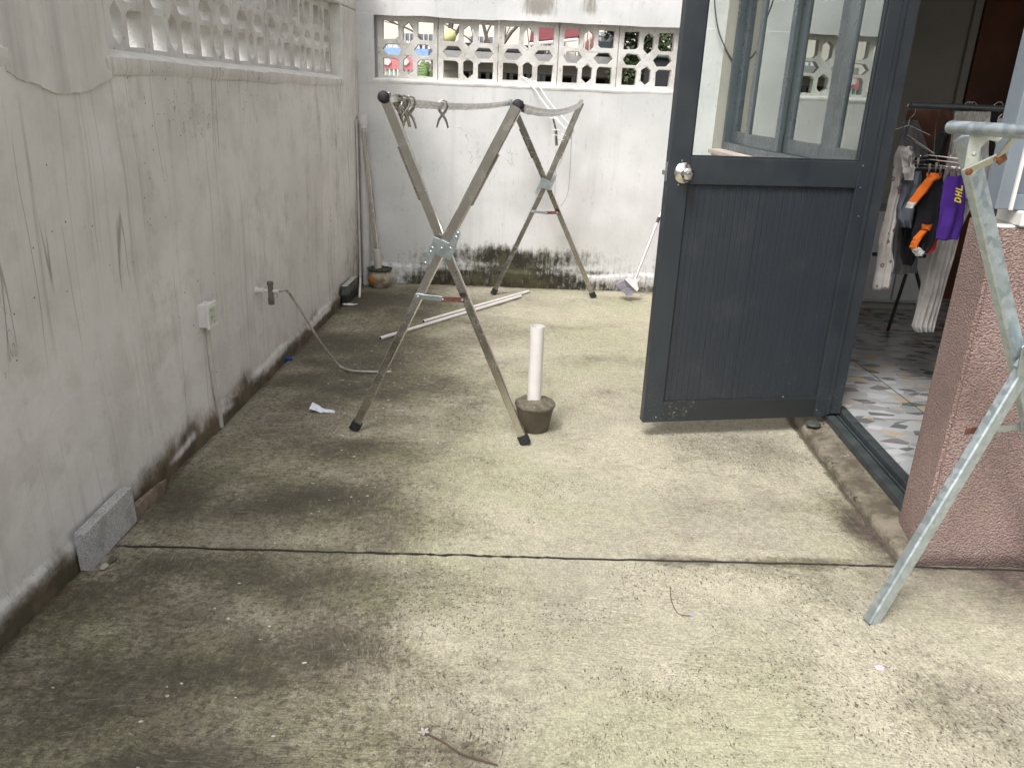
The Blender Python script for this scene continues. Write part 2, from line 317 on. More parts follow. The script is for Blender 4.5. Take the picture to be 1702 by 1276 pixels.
# ---- painted door aluminium
t = NT('charcoal_paint'); c = t.mix(t.mr(t.noise(5, 4), .35, .65), (.028, .034, .041), (.034, .041, .048))
c = t.mix(t.ma('MULTIPLY', t.mr(t.noise(60, 5, .7), .62, .72), .18), c, (.12, .12, .12)); dst = t.mr(t.noise(1, 5, .7, t.map((14, 14, 1.5))), .52, .72); c = t.mix(t.ma('MULTIPLY', dst, .22), c, (.10, .10, .095))
zz = t.n('ShaderNodeSeparateXYZ', {0: t.co}).outputs[2]; spl = t.ma('MULTIPLY', t.mr(t.noise(90, 5, .8), .56, .66), t.mr(zz, .08, .45, .7, 0)); c = t.mix(spl, c, (.16, .155, .14))
M['door'] = t.fin(c, t.mr(t.noise(12, 4), .3, .7, .32, .5), 0, t.bump(t.noise(300, 2), .06, .002))
t = NT('charcoal_paint_scuffed'); scf = t.ma('MULTIPLY', t.mr(t.noise(70, 6, .8), .55, .62), t.mr(t.noise(7, 3), .48, .6))
sx = t.n('ShaderNodeSeparateXYZ', {0: t.co}).outputs[0]
scf = t.ma('MULTIPLY', scf, t.mr(sx, 2.30, 2.42, 1, 0)); scf = t.ma('MULTIPLY', scf, t.mr(sx, 2.06, 2.12, .5, 1))
c = t.mix(t.ma('MULTIPLY', scf, .7), (.026, .030, .031), (.38, .38, .36)); M['door_scuff'] = t.fin(c, .45)
# grooved panel
t = NT('grooved_door_panel'); gx = t.n('ShaderNodeSeparateXYZ', {0: t.co}).outputs[0]
ph = t.ma('FRACT', t.ma('MULTIPLY', gx, 38.0)); lnn = t.mr(t.ma('ABSOLUTE', t.ma('SUBTRACT', ph, .5)), .0, .09, 1, 0)
fine = t.noise(1, 3, .6, t.map((330, 330, 1.2)))
c = t.mix(t.ma('MULTIPLY', lnn, .0), (.029, .035, .043), (.08, .09, .1)); c = t.mix(t.ma('MULTIPLY', t.mr(fine, .5, .7), .18), c, (.05, .058, .068))
zz = t.n('ShaderNodeSeparateXYZ', {0: t.co}).outputs[2]; spl = t.ma('MULTIPLY', t.mr(t.noise(90, 5, .8), .57, .67), t.mr(zz, .15, .5, .5, 0)); c = t.mix(spl, c, (.15, .145, .13)); dst = t.mr(t.noise(6, 5, .7), .5, .72); c = t.mix(t.ma('MULTIPLY', dst, .10), c, (.12, .12, .12))
M['panel'] = t.fin(c, .42, 0, t.bump(t.ma('ADD', t.ma('MULTIPLY', lnn, -1.0), t.ma('MULTIPLY', fine, .35)), .6, .003))
M['wframe'] = plain('slate_window_frame', (.085, .098, .112), .35, var=.07, sc=5)
M['wframe_light'] = plain('grey_window_frame', (.17, .20, .23), .4, var=.1, sc=6)
def glassmat(name, tint=(1, 1, 1), refl=1.0, base=None):
    t = NT(name); tr = t.n('ShaderNodeBsdfTransparent', {'Color': tint}); gl = t.n('ShaderNodeBsdfGlossy', {'Color': (.95, .97, .96), 'Roughness': .012})
    fr = t.n('ShaderNodeFresnel', {'IOR': 1.5}).outputs[0]; f = t.ma('MULTIPLY', fr, refl, clamp=True)
    mx = t.n('ShaderNodeMixShader', {0: f, 1: tr.outputs[0], 2: gl.outputs[0]}); t.t.links.new(mx.outputs[0], t.out.inputs[0]); return t.m
M['glass'] = glassmat('door_glass', (.93, .96, .94), .7); M['wglass'] = glassmat('window_glass', (.72, .76, .76), 3.0)
M['grey_pane'] = plain('opaque_grey_pane', (.17, .185, .21), .25, var=.06, sc=3)  # opaque blue-grey pane colour, nothing behind shows through
# ---- metals
def metal(name, a, b, rough, sc=8, grime=(.10, .085, .06), gk=.45, streak=True):
    t = NT(name); c = t.mix(t.mr(t.noise(sc, 5), .35, .65), a, b); g = t.mr(t.noise(sc*9, 7, .75), .56, .72)
    c = t.mix(t.ma('MULTIPLY', g, gk), c, grime); mt = t.mr(g, 0, 1, 1, .9)
    r = t.mr(t.noise(sc*6, 5, .7), .3, .7, rough-.1, rough+.15)
    return t.fin(c, r, mt, t.bump(t.noise(sc*30, 3), .15, .002))
M['steel'] = metal('weathered_steel', (.70, .68, .64), (.56, .535, .49), .17, 3, (.22, .19, .15), .18)
M['steel_dark'] = metal('tarnished_steel', (.46, .445, .405), (.34, .32, .28), .20, 3, (.16, .14, .10), .22)
M['rail'] = metal('bright_rail', (.66, .65, .63), (.52, .51, .49), .32, 12, (.25, .23, .2), .35)
M['zinc'] = metal('zinc_plate', (.52, .58, .60), (.42, .47, .49), .38, 20, (.2, .17, .12), .3)
t = NT('galvanised_steel'); vv = t.n('ShaderNodeSeparateColor', {0: t.vor(60, out='Color')}).outputs[0]
c = t.mix(vv, (.40, .47, .50), (.56, .62, .64)); c = t.mix(t.ma('MULTIPLY', t.mr(t.noise(40, 5, .7), .56, .7), .5), c, (.35, .36, .30)); c = t.mix(t.mr(t.noise(300, 2), .68, .74), c, (.85, .88, .88))
M['galv'] = t.fin(c, t.mr(vv, 0, 1, .36, .52), .8, t.bump(t.noise(150, 3), .1, .002))
M['galv_old'] = metal('weathered_galvanised', (.62, .64, .58), (.50, .52, .45), .5, 14, (.3, .26, .17), .5)
t = NT('rust'); c = t.mix(t.mr(t.noise(60, 5), .35, .65), (.14, .055, .03), (.26, .10, .04)); M['rust'] = t.fin(c, .85, 0, t.bump(t.noise(150, 4), .5, .004))
t = NT('red_oxide_strip'); c = t.mix(t.mr(t.noise(40, 5), .4, .65), (.10, .035, .028), (.17, .075, .055)); M['oxide'] = t.fin(c, .6)
M['chrome'] = t.fin() if False else plain('chrome', (.75, .72, .68), .12, 1, .05)
M['rubber'] = plain('black_rubber', (.018, .018, .018), .6, var=.3, sc=60, bump=.3)
M['pvc'] = plain('white_pvc', (.72, .69, .67), .4, var=.05, sc=10)
M['pvc_old'] = plain('yellowed_pvc', (.52, .50, .46), .5, var=.12, sc=8, bump=.1)
M['pvc_pipe'] = plain('greyish_pvc', (.66, .64, .63), .55, var=.1, sc=5)
t = NT('rough_cement'); c = t.mix(t.mr(t.noise(30, 6, .7), .35, .65), (.10, .088, .064), (.20, .175, .13)); c = t.mix(t.mr(t.noise(90, 4), .6, .7), c, (.33, .29, .22)); M['cement'] = t.fin(c, .9, 0, t.bump(t.ma('ADD', t.noise(45, 5), t.ma('MULTIPLY', t.noise(140, 3), .6)), .9, .012))
t = NT('mould_cast_cement'); c = t.mix(t.mr(t.noise(8, 5), .35, .65), (.075, .062, .043), (.125, .105, .075)); M['cement_side'] = t.fin(c, .8, 0, t.bump(t.noise(90, 4), .4, .005))
t = NT('grey_granite'); sA = t.n('ShaderNodeSeparateColor', {0: t.vor(420, out='Color')}).outputs[0]; c = t.mix(sA, (.22, .22, .22), (.62, .61, .60)); c = t.mix(t.ma('MULTIPLY', t.mr(t.noise(10, 4), .45, .65), .4), c, (.10, .095, .085)); M['granite'] = t.fin(c, .7, 0, t.bump(sA, .3, .002))
t = NT('mossy_slab'); c = t.mix(t.mr(t.noise(14, 5), .4, .6), (.075, .085, .07), (.13, .135, .12)); zz = t.n('ShaderNodeSeparateXYZ', {0: t.co}).outputs[2]; c = t.mix(t.mr(t.ma('ADD', zz, t.ma('MULTIPLY', t.ma('SUBTRACT', t.noise(20, 4), .5), .08)), .05, .09, 1, 0), c, (.02, .018, .013)); M['mossy'] = t.fin(c, .85, 0, t.bump(t.noise(70, 4), .4, .006))
M['slab_top'] = plain('pale_slab_edge', (.42, .42, .37), .8, var=.2, sc=30)
M['brick'] = plain('broken_brick', (.20, .15, .115), .9, var=.3, sc=30, bump=.6, bsc=90)
M['soil'] = plain('dry_soil', (.07, .06, .038), .95, var=.5, sc=60, bump=1.0, bsc=90)
t = NT('glazed_pot'); zz = t.n('ShaderNodeSeparateXYZ', {0: t.co}); c = t.mix(t.mr(t.noise(16, 6, .7), .42, .62), (.46, .42, .33), (.22, .18, .12))
fl = t.n('ShaderNodeVectorMath', {0: t.co, 1: (.450, 5.93, .072)}, operation='DISTANCE').outputs[1]
fl = t.mr(t.ma('ADD', fl, t.ma('MULTIPLY', t.ma('SUBTRACT', t.noise(60, 3), .5), .05)), .03, .042, 1, 0)
c = t.mix(fl, c, (.50, .20, .03)); c = t.mix(t.mr(zz.outputs[2], .128, .131), c, (.05, .07, .05)); M['pot'] = t.fin(c, .35)
M['blue'] = plain('blue_plastic', (.015, .05, .30), .4); M['paper'] = plain('crumpled_paper', (.75, .76, .85), .8, var=.05)
M['hose'] = plain('grey_braided_hose', (.38, .365, .33), .4, .3, var=.25, sc=40)
M['tap'] = plain('grey_plastic_tap', (.16, .145, .13), .35, .2, var=.2)
M['pipewhite'] = plain('white_fitting', (.62, .61, .57), .5)
M['switch'] = plain('white_switch_plastic', (.70, .68, .68), .35, var=.05); M['switch2'] = plain('cream_switch_rocker', (.55, .58, .47), .35, var=.05)
M['black'] = plain('black_void', (.01, .01, .01), .7); M['rope'] = plain('white_nylon_rope', (.78, .78, .78), .7, var=.08, sc=80); M['wire'] = plain('dark_wire', (.09, .085, .08), .5)
M['room_wall'] = plain('dim_room_wall', (.36, .34, .30), .9, var=.06, sc=2); M['wood'] = plain('dark_red_wood', (.10, .030, .012), .4, var=.4, sc=3)
M['cabinet'] = plain('white_cabinet', (.55, .56, .56), .5, var=.05)
def cloth(name, col, var=.15, pat=None):
    t = NT(name); c = t.mix(t.mr(t.noise(9, 4), .35, .65), tuple(x*(1-var) for x in col), tuple(min(1, x*(1+var)) for x in col))
    if pat: c = pat(t, c)
    return t.fin(c, .92, 0, t.bump(t.noise(400, 2), .2, .001))
M['c_white'] = cloth('white_cotton', (.62, .60, .57)); M['c_black'] = cloth('black_cloth', (.010, .010, .014)); M['c_orange'] = cloth('orange_cloth', (.70, .15, .015)); M['c_red'] = cloth('red_cloth', (.38, .02, .015))
M['c_purple'] = cloth('purple_cloth', (.075, .022, .26)); M['c_grey'] = cloth('blue_grey_cloth', (.13, .15, .18)); M['c_brown'] = cloth('brown_cloth', (.22, .10, .065)); M['c_yellow'] = plain('yellow_print', (.85, .70, .02), .6)
def pat1(t, c):
    v = t.vor(1, v=t.map((26, 26, 22))); c = t.mix(t.mr(v, .20, .30, 1, 0), c, (.18, .10, .10)); return t.mix(t.mr(v, .10, .14, 1, 0), c, (.5, .42, .4))
M['c_pattern'] = cloth('printed_cotton', (.60, .57, .55), pat=pat1)
def pat2(t, c):
    w = t.n('ShaderNodeTexWave', {'Vector': t.co, 'Scale': 26, 'Distortion': .6}, bands_direction='X').outputs[1]; return t.mix(t.mr(w, .6, .9, 0, .5), c, (.32, .30, .27))
M['c_stripe'] = cloth('striped_shirt', (.55, .53, .49), pat=pat2)
# ------------------------------------------------------------------ yard floor
K = .0538; DB = 6.135; KM = .0118
def xl(y): return K*y
def yb(x): return DB+KM*x
xs = np.concatenate([np.arange(-.02, 3.36, .016), np.arange(3.4, 7, .3)])
CY = 2.243
ys = np.concatenate([np.arange(-4, .8, .25), np.arange(.8, CY-.014, .016), [CY-.0075, CY-.0043, CY-.0030, CY, CY+.0030, CY+.0043, CY+.0075], np.arange(CY+.014, 6.22, .016)])
X, Y = np.meshgrid(xs, ys, indexing='ij')
blobs = [(0.42, 5.53, 0.30, 0.38, 1.1), (0.76, 5.58, 0.39, 0.44, 0.8), (1.28, 5.66, 0.54, 0.27, 0.35), (0.51, 4.37, 0.4, 0.62, 0.7), (0.9, 3.93, 0.36, 0.6, 0.55), (0.46, 3.31, 0.29, 0.35, 0.65), (0.88, 3.04, 0.48, 0.13, 0.7), (0.31, 2.61, 0.19, 0.28, 0.6), (0.75, 2.5, 0.36, 0.17, 0.65), (1.15, 2.39, 0.27, 0.1, 0.45), (0.65, 2.11, 0.45, 0.1, 0.75), (0.37, 1.95, 0.22, 0.19, 0.7), (0.63, 1.59, 0.29, 0.13, 0.6), (0.35, 1.51, 0.2, 0.18, 0.85), (0.88, 1.8, 0.3, 0.16, 0.5), (1.0, 1.5, 0.32, 0.1, 0.45), (1.29, 2.11, 0.17, 0.13, 0.35), (2.49, 3.2, 0.28, 0.20, 0.45), (2.36, 3.22, 0.19, 0.09, 0.3), (2.76, 2.48, 0.09, 0.24, 0.9), (2.75, 2.25, 0.13, 0.07, 0.8), (2.6, 1.59, 0.21, 0.17, 0.35), (2.33, 2.16, 0.26, 0.06, 0.3), (1.55, 2.09, 0.15, 0.06, 0.4), (1.82, 1.67, 0.13, 0.04, 0.35), (1.34, 1.45, 0.08, 0.06, 0.45), (2.18, 1.7, 0.25, 0.09, 0.2), (1.87, 4.32, 0.43, 0.10, 0.4), (1.94, 3.74, 0.19, 0.10, 0.3), (1.37, 4.74, 0.23, 0.4, 0.4), (1.28, 3.45, 0.12, 0.35, 0.45), (1.62, 2.82, 0.15, 0.09, 0.3), (2.18, 5.79, 0.37, 0.12, 0.35), (2.0, 2.38, 0.10, 0.13, 0.25), (1.9, 5.1, .5, .08, .3), (1.5, 4.0, .25, .1, .25), (1.15, 1.15, .3, .2, .4), (.7, 1.3, .3, .15, .6)]
bx = X+.13*fbm(X, Y, 3.2, 5); by = Y+.13*fbm(X, Y, 3.2, 9)
moss_ = np.zeros_like(X)
for cx, cy, rx, ry, s in blobs: moss_ = np.maximum(moss_, s*np.exp(-(((bx-cx)/(rx*1.15))**2+((by-cy)/(ry*1.15))**2)**1.15))
side = .62*(1-sst(.80, 1.75, bx+.05*(Y-3)+.12*fbm(X, Y, 1.3, 33)))
wallband = .85*(1-sst(.0, .10, X-xl(Y)+.03*fbm(X, Y, 9, 3)))
moss_ = side*.84+moss_*(1-.6*side)*.85+.10*sst(1.5, 2.4, bx)
moss_ = np.maximum(moss_, wallband)
moss_ = moss_+.24*fbm(X, Y*1.4, 1.9, 21)+.22*fbm(X, Y*1.3, 5, 22)
moss_ = np.maximum(moss_, .75*(1-sst(0, .12, yb(X)-Y+.05*fbm(X, Y, 6, 8))))
moss_ = np.maximum(moss_, .7*(1-sst(.012, .05, np.abs(Y-CY)+.03*fbm(X, Y, 12, 31)))*sst(.1, .5, fbm(X, Y, 3, 77)+.35))
cline = 2.772+.055*(Y-2.344)
moss_ = np.maximum(moss_, 1.3*(1-sst(.006, .03, np.abs(X-cline+.004)+.008*fbm(X, Y, 20, 55)))*(Y > 2.2)*(Y < 3.6))
moss_ = np.clip(moss_, -.15, 1.2)
fl_ = np.zeros_like(X)
for cx, cy, rx, ry, s in [(2.5, 3.2, .35, .25, .9), (2.3, 2.12, .35, .08, 1), (1.9, 2.1, .12, .1, .9), (2.2, 1.66, .3, .14, .8), (1.82, 1.68, .14, .05, 1.4), (2.6, 1.5, .25, .2, 1), (1.34, 1.48, .12, .1, 1.2), (1.62, 2.75, .15, .12, .9), (2.4, 1.9, .3, .1, .6), (1.6, 1.95, .2, .1, .7), (1.3, 2.0, .2, .2, .6), (1.9, 1.3, .3, .2, .5)]:
    fl_ += s*np.exp(-((bx-cx)/rx)**2-((by-cy)/ry)**2)
fl_ = np.clip(fl_+.15+.35*fbm(X, Y, 2.5, 44), 0, 1.3)
drp = .55*np.exp(-((X-.75)/.6)**2)*(Y < 4.5)+.35*np.exp(-((X-2.8)/.3)**2-((Y-2.2)/.5)**2)+.25*(Y > 3)*np.exp(-((X-1.3)/.6)**2)
red_ = .95*np.exp(-(((bx-3.25)/.52)**2+((by-2.12)/.17)**2)**1.2)+.75*np.exp(-(((bx-2.79)/.07)**2+((by-2.42)/.26)**2)**1.5)
red_ = np.clip(red_+.25*red_*fbm(X, Y, 14, 3), 0, 1)
Z = .006*fbm(X, Y, 1.1, 12)+.003*fbm(X, Y, 7, 13)+.0012*fbm(X, Y, 24, 14)
Z += .0022*np.sin((bx*np.cos(2.2*fbm(X, Y, .9, 15))+by*np.sin(2.2*fbm(X, Y, .9, 15)))*120)*np.clip(fbm(X, Y, 1.6, 16)*2.2, 0, 1)
cw = np.exp(-((Y-CY)/.06)**2)*sst(.13, .2, X)
Yw = Y+cw*(.004*fbm(X, Y*0, 1.5, 61)+.0025*fbm(X, Y*0, 22, 62))
groove = (np.abs(Y-CY) < .0035)*sst(.14, .24, X)*(X < 3.5); Z = Z-.028*groove
Z = Z-.012*(1-sst(0, .022, X-xl(Y)-.010))*(Y > -.5)
P = np.stack([X, Yw, Z], -1)
fo = grid('yard_floor', P[:, ::-1], M['floor'], None, {'crack': ((np.abs(Y-CY) < .0045)*sst(.14, .24, X)*(X < 3.5))[:, ::-1], 'moss': moss_[:, ::-1], 'fleck': fl_[:, ::-1], 'drops': drp[:, ::-1], 'red': red_[:, ::-1]})
tag(fo, 'stained mossy concrete yard floor with a long straight crack', None, None, 'structure')
mb = MB().add([(-120, -60, -.06), (130, -60, -.06), (130, 300, -.06), (-120, 300, -.06)], [(0, 1, 2, 3)])
tag(mb.build('ground', plain('street_asphalt', (.14, .135, .125), .9, var=.2, sc=3)), 'ground outside the yard walls', None, None, 'structure')
# ------------------------------------------------------------------ screen blocks
def block_loops():
    q = .012
    def sq(x0, x1, y0, y1, cor):
        r = []
        for i, (x, y) in enumerate([(x0, y0), (x1, y0), (x1, y1), (x0, y1)]):
            if cor == i:
                sx = 1 if x == x0 else -1; sy = 1 if y == y0 else -1; c = .045
                a, b = (x+sx*c, y), (x, y+sy*c)
                r += [b, a] if i in (0, 2) else [a, b]
            else: r.append((x, y))
        return r
    def vh(x0, x1, y0, y1): xm = (x0+x1)/2; return [(xm, y0), (x1, y0+.07), (x1, y1-.07), (xm, y1), (x0, y1-.07), (x0, y0+.07)]
    def hh(x0, x1, y0, y1): ym = (y0+y1)/2; return [(x0+.07, y0), (x1-.07, y0), (x1, ym), (x1-.07, y1), (x0+.07, y1), (x0, ym)]
    return [sq(.09, .345, .62, .905, 1), sq(.665, .92, .62, .905, 0), vh(.42, .585, .555, .89), hh(.085, .40, .375, .55), hh(.60, .92, .375, .55),
            sq(.09, .345, .055, .325, 2), sq(.665, .92, .055, .325, 3), vh(.42, .585, .06, .37)]
LOOPS = block_loops()
def screen_block(parent, o, ux, w, hgt, th):
    """o lower-left corner of the visible face, ux along the wall; body goes away from the viewer"""
    rng = random.Random(int(o[0]*91+o[1]*57)); hs_ = []
    for l in LOOPS:
        hs_.append([(p[0]*w+rng.uniform(-.003, .003), p[1]*hgt+rng.uniform(-.003, .003)) for p in l])
    ux = Vector(ux); uy = Vector((0, 0, 1)); nn = ux.cross(uy).normalized()
    mb = MB(); mb.prism([(.002, 0), (w-.002, 0), (w-.002, hgt), (.002, hgt)], Vector(o)-nn*th, ux, uy, th, hs_)
    return mb.build('screen_block', M['block'], parent, bevel=.004)
# ------------------------------------------------------------------ left wall
wl = thing('side_wall', 'long grey plastered yard wall with rain streaks on the left', 'wall', (0, 3, 0))
yy = np.concatenate([np.arange(-3, .9, .15), np.arange(.9, 6.14, .018)]); zz = np.concatenate([np.arange(-.04, .2, .010), np.arange(.2, 1.47, .03)])
Yg, Zg = np.meshgrid(yy, zz, indexing='ij')
hb = .075+.03*fbm(Yg, Yg*0, 2.2, 70)+.012*fbm(Yg, Yg*0, 11, 71)
bul = (.009+.009*fbm(Yg, Zg, 3, 72)+.004*fbm(Yg, Zg, 14, 76))*(1-sst(-.006, .012, Zg-hb))*sst(-.2, .3, fbm(Yg, Yg*0, 1.2, 79)+.25)
und = .010*fbm(Yg, Zg, .9, 73)+.004*fbm(Yg, Zg, 3.5, 74)+.0018*fbm(Yg, Zg, 12, 75)
Pg = np.stack([xl(Yg)+bul+und, Yg, Zg], -1)
mh = .12+.11*fbm(Yg, Yg*0, 1.7, 80)+.09*np.exp(-((Yg-3.0)/.30)**2)+.10*np.exp(-((Yg-3.55)/.12)**2)+.05*np.exp(-((Yg-2.55)/.35)**2)+.06*np.exp(-((Yg-5.4)/.5)**2)
mw = (1-sst(.0, 1.0, Zg/np.maximum(mh, .03)))*1.05+.2*(1-sst(0, .03, Zg))
mw = mw-.8*np.exp(-((Zg-hb*.72)/.022)**2)*sst(.1, .4, fbm(Yg, Zg*2, 1.9, 83)+.05)
mw = mw+.35*np.exp(-((Yg-5.9)/.3)**2)*(1-sst(.2, 1.0, Zg))
grid('wall_face', Pg, M['plaster'], wl, {'moss': mw})
Z0, Z1 = 1.46, 1.945
def lbox(x0, x1, y0, y1, z0, z1, mb): # box in wall frame: x measured from face
    return mb.hexa([(xl(y0)+x0, y0, z0), (xl(y0)+x1, y0, z0), (xl(y1)+x1, y1, z0), (xl(y1)+x0, y1, z0), (xl(y0)+x0, y0, z1), (xl(y0)+x1, y0, z1), (xl(y1)+x1, y1, z1), (xl(y1)+x0, y1, z1)])
mb = MB(); lbox(-.24, -.012, -3, 6.35, -.06, Z0-.02, mb); mb.build('wall_core', M['plaster'], wl)
mb = MB(); lbox(-.24, .0, -3, 6.36, Z1, 2.35, mb); lbox(-.24, -.002, 5.715, 6.34, Z0-.019, Z1-.001, mb); mb.build('lintel', M['plaster'], wl, bevel=.01)
mb = MB(); lbox(-.27, .03, -3, 6.38, 2.35, 2.40, mb); mb.build('coping', M['sill'], wl, bevel=.006)
mb = MB(); lbox(-.24, -.14, -3, 2.2, Z0-.019, Z1-.001, mb); mb.build('recess_panel', M['plaster'], wl)
# sloping mortar sills (grid so that the lip is ragged)
def sill(y0, y1):
    ya = np.arange(y0, y1+.001, .012); n = len(ya); jit = .006*fbm(ya, ya*0, 3, 90)+.003*fbm(ya, ya*0, 14, 91)
    prof = [(-.150, 1.53), (-.02, 1.500), (.002, 1.492), (.007, 1.486)]
    lip = [(.007, 1.486), (.008, 1.455), (.0, 1.437)]
    P = np.zeros((len(prof), n, 3))
    for i, (x, z) in enumerate(prof):
        P[i, :, 0] = xl(ya)+x; P[i, :, 1] = ya; P[i, :, 2] = z+(jit if i > 0 else 0)
    Q = np.zeros((3, n, 3)); j2 = .006*fbm(ya, ya*0, 5, 92)+.004*fbm(ya, ya*0, 33, 93)
    for i, (x, z) in enumerate(lip): Q[i, :, 0] = xl(ya)+x; Q[i, :, 1] = ya; Q[i, :, 2] = z+(jit if i == 0 else j2)
    grid('sill_lip', Q, M['plaster'], wl)
    return grid('sill', P, M['sill'], wl)
sill(2.66, 5.71); sill(-3, 2.19)
mb = MB(); lbox(-.13, -.001, 5.70, 5.716, 1.49, Z1-.001, mb); mb.build('jamb', M['sill'], wl, bevel=.003)
# pilaster with ragged foot
prof = []
yp = np.linspace(2.17, 2.685, 30)
mb = MB(); bot = [1.435-.055*math.sin(math.pi*min(1, max(0, (y-2.17)/.52)))**.7+.014*mnoise.noise((y*9, 0, 3))+.006*mnoise.noise((y*40, 0, 3)) for y in yp]
for a in range(29):
    y0, y1 = yp[a], yp[a+1]; t0 = .014+.006*math.sin(a*.5); x0 = xl(y0); x1 = xl(y1)
    mb.add([(x0-.24, y0, bot[a]), (x0+.006, y0, bot[a]), (x1+.006, y1, bot[a+1]), (x1-.24, y1, bot[a+1]), (x0-.24, y0, 2.349), (x0+.006, y0, 2.349), (x1+.006, y1, 2.349), (x1-.24, y1, 2.349)],
           [(0, 3, 2, 1), (4, 5, 6, 7), (1, 2, 6, 5)]+([(0, 1, 5, 4)] if a == 0 else [])+([(2, 3, 7, 6)] if a == 28 else []))
mb.build('pilaster', M['stained_plaster'], wl)
for i in range(7):
    y0 = 2.695+i*.43; d = Vector((K, 1, 0)).normalized()
    screen_block(wl, (xl(y0)-.075, y0, 1.505), d, .43, .44, .07)
for o in [x for x in COL.objects if x.name.startswith('screen_block')]: pass
# ------------------------------------------------------------------ back wall
wb = thing('rear_wall', 'whitewashed rear yard wall with a band of pierced blocks and mossy foot', 'wall', (1.5, 6.15, 0))
xx = np.arange(.28, 3.06, .018); zz = np.concatenate([np.arange(-.04, .42, .010), np.arange(.42, 1.50, .03)]); Xg, Zg = np.meshgrid(xx, zz, indexing='ij')
hb = .125+.035*fbm(Xg, Xg*0, 2.3, 100)+.012*fbm(Xg, Xg*0, 11, 101)
bul = (.020+.012*fbm(Xg, Zg, 3, 102))*(1-sst(-.008, .016, Zg-hb))
und = .008*fbm(Xg, Zg, 1.1, 103)+.003*fbm(Xg, Zg, 4, 104)
Pg = np.stack([Xg, yb(Xg)-bul-und, Zg], -1)
def g(x, c, w): return np.exp(-((x-c)/w)**2)
mw = 1.0*(1-sst(.10, .16, Zg+.03*fbm(Xg, Zg, 6, 110)))*sst(.45, .95, Xg)*(1-.6*sst(1.95, 2.15, Xg))
mw = np.maximum(mw, 1.1*g(Xg, 1.52, .42)**.5*(1-sst(.24, .36, Zg+.05*fbm(Xg, Zg*0, 9, 111))))
mw = np.maximum(mw, .8*g(Xg, 1.0, .35)*(1-sst(.15, .36, Zg)))
mw = np.maximum(mw, .8*g(Xg, 2.15, .22)*np.exp(-((Zg-.13)/.035)**2))
mw = np.maximum(mw, .8*(1-sst(.04, .075, Zg+.02*fbm(Xg, Zg, 8, 113)))*sst(1.8, 2.0, Xg))
mw = mw-.32*np.exp(-((Zg-.175-.012*fbm(Xg, Xg*0, 4, 5))/.022)**2)*(1-.65*g(Xg, 1.6, .25))
mw = mw-.35*g(Xg, 2.35, .35)*np.exp(-((Zg-.10)/.03)**2)
mw = np.maximum(mw, 1.0*(1-sst(.05, .13, Zg+.02*fbm(Xg, Zg, 5, 114)))*sst(.5, .8, Xg)*(1-.35*sst(1.95, 2.2, Xg)))
mw = np.maximum(mw, .5*(1-sst(.0, .12, Zg)))
mw = np.maximum(mw, .30*(1-sst(.1, .35, Zg)))
grid('wall_face', Pg[::-1], M['white_wall'], wb, {'moss': mw[::-1], 'drip': mw[::-1]*0})
xx = np.arange(.28, 3.08, .02); zz = np.arange(1.925, 2.47, .03); Xg, Zg = np.meshgrid(xx, zz, indexing='ij')
Pg = np.stack([Xg, yb(Xg)-.006*fbm(Xg, Zg, 2, 120)-.001, Zg], -1)
Pg[:, 0, 2] += .008*fbm(Xg[:, 0], Xg[:, 0]*0, 5, 121)
dr = 1.4*g(Xg, 1.62, .13)*sst(1.935, 2.0, Zg)+1.1*g(Xg, 1.98, .06)*sst(1.95, 2.02, Zg)+.6*g(Xg, .9, .12)*sst(1.97, 2.05, Zg)+.5*g(Xg, .95, .10)*sst(2.0, 2.15, Zg)+.35*sst(2.2, 2.45, Zg)
grid('wall_face', Pg[::-1], M['white_wall'], wb, {'moss': dr[::-1]*0, 'drip': dr[::-1]})
def bbox(x0, x1, y0, y1, z0, z1, mb):
    return mb.hexa([(x0, yb(x0)+y0, z0), (x1, yb(x1)+y0, z0), (x1, yb(x1)+y1, z0), (x0, yb(x0)+y1, z0), (x0, yb(x0)+y0, z1), (x1, yb(x1)+y0, z1), (x1, yb(x1)+y1, z1), (x0, yb(x0)+y1, z1)])
mb = MB(); bbox(.10, 3.9, .012, .22, -.06, 1.472, mb); bbox(.10, .449, .012, .22, 1.473, 1.934, mb); bbox(2.665, 3.9, .012, .22, 1.473, 1.934, mb); bbox(.10, 3.9, .012, .22, 1.935, 2.45, mb)
mb.build('wall_core', M['white_wall'], wb)
mb = MB(); bbox(.27, .452, -.004, .014, 1.47, 1.934, mb); bbox(2.655, 3.07, -.004, .014, 1.47, 1.934, mb); mb.build('jamb', M['white_wall'], wb, bevel=.003)
mb = MB(); bbox(.2, 3.9, -.03, .25, 2.451, 2.50, mb); mb.build('coping', M['sill'], wb, bevel=.006)
xa = np.arange(.44, 2.68, .012); n = len(xa); jit = .007*fbm(xa, xa*0, 6, 130)+.003*fbm(xa, xa*0, 28, 131)
prof = [(.07, 1.512), (.0, 1.507), (-.007, 1.50), (-.008, 1.485), (-.001, 1.472)]
P = np.zeros((len(prof), n, 3))
for i, (y, z) in enumerate(prof): P[i, :, 0] = xa; P[i, :, 1] = yb(xa)+y; P[i, :, 2] = z+jit*(1 if i > 0 else 0)
grid('sill', P[::-1], M['sill'], wb)
for i in range(5): screen_block(wb, (.468+i*.4365, yb(.468+i*.43)+.055, 1.508), (1, KM, 0), .4365, .43, .07)
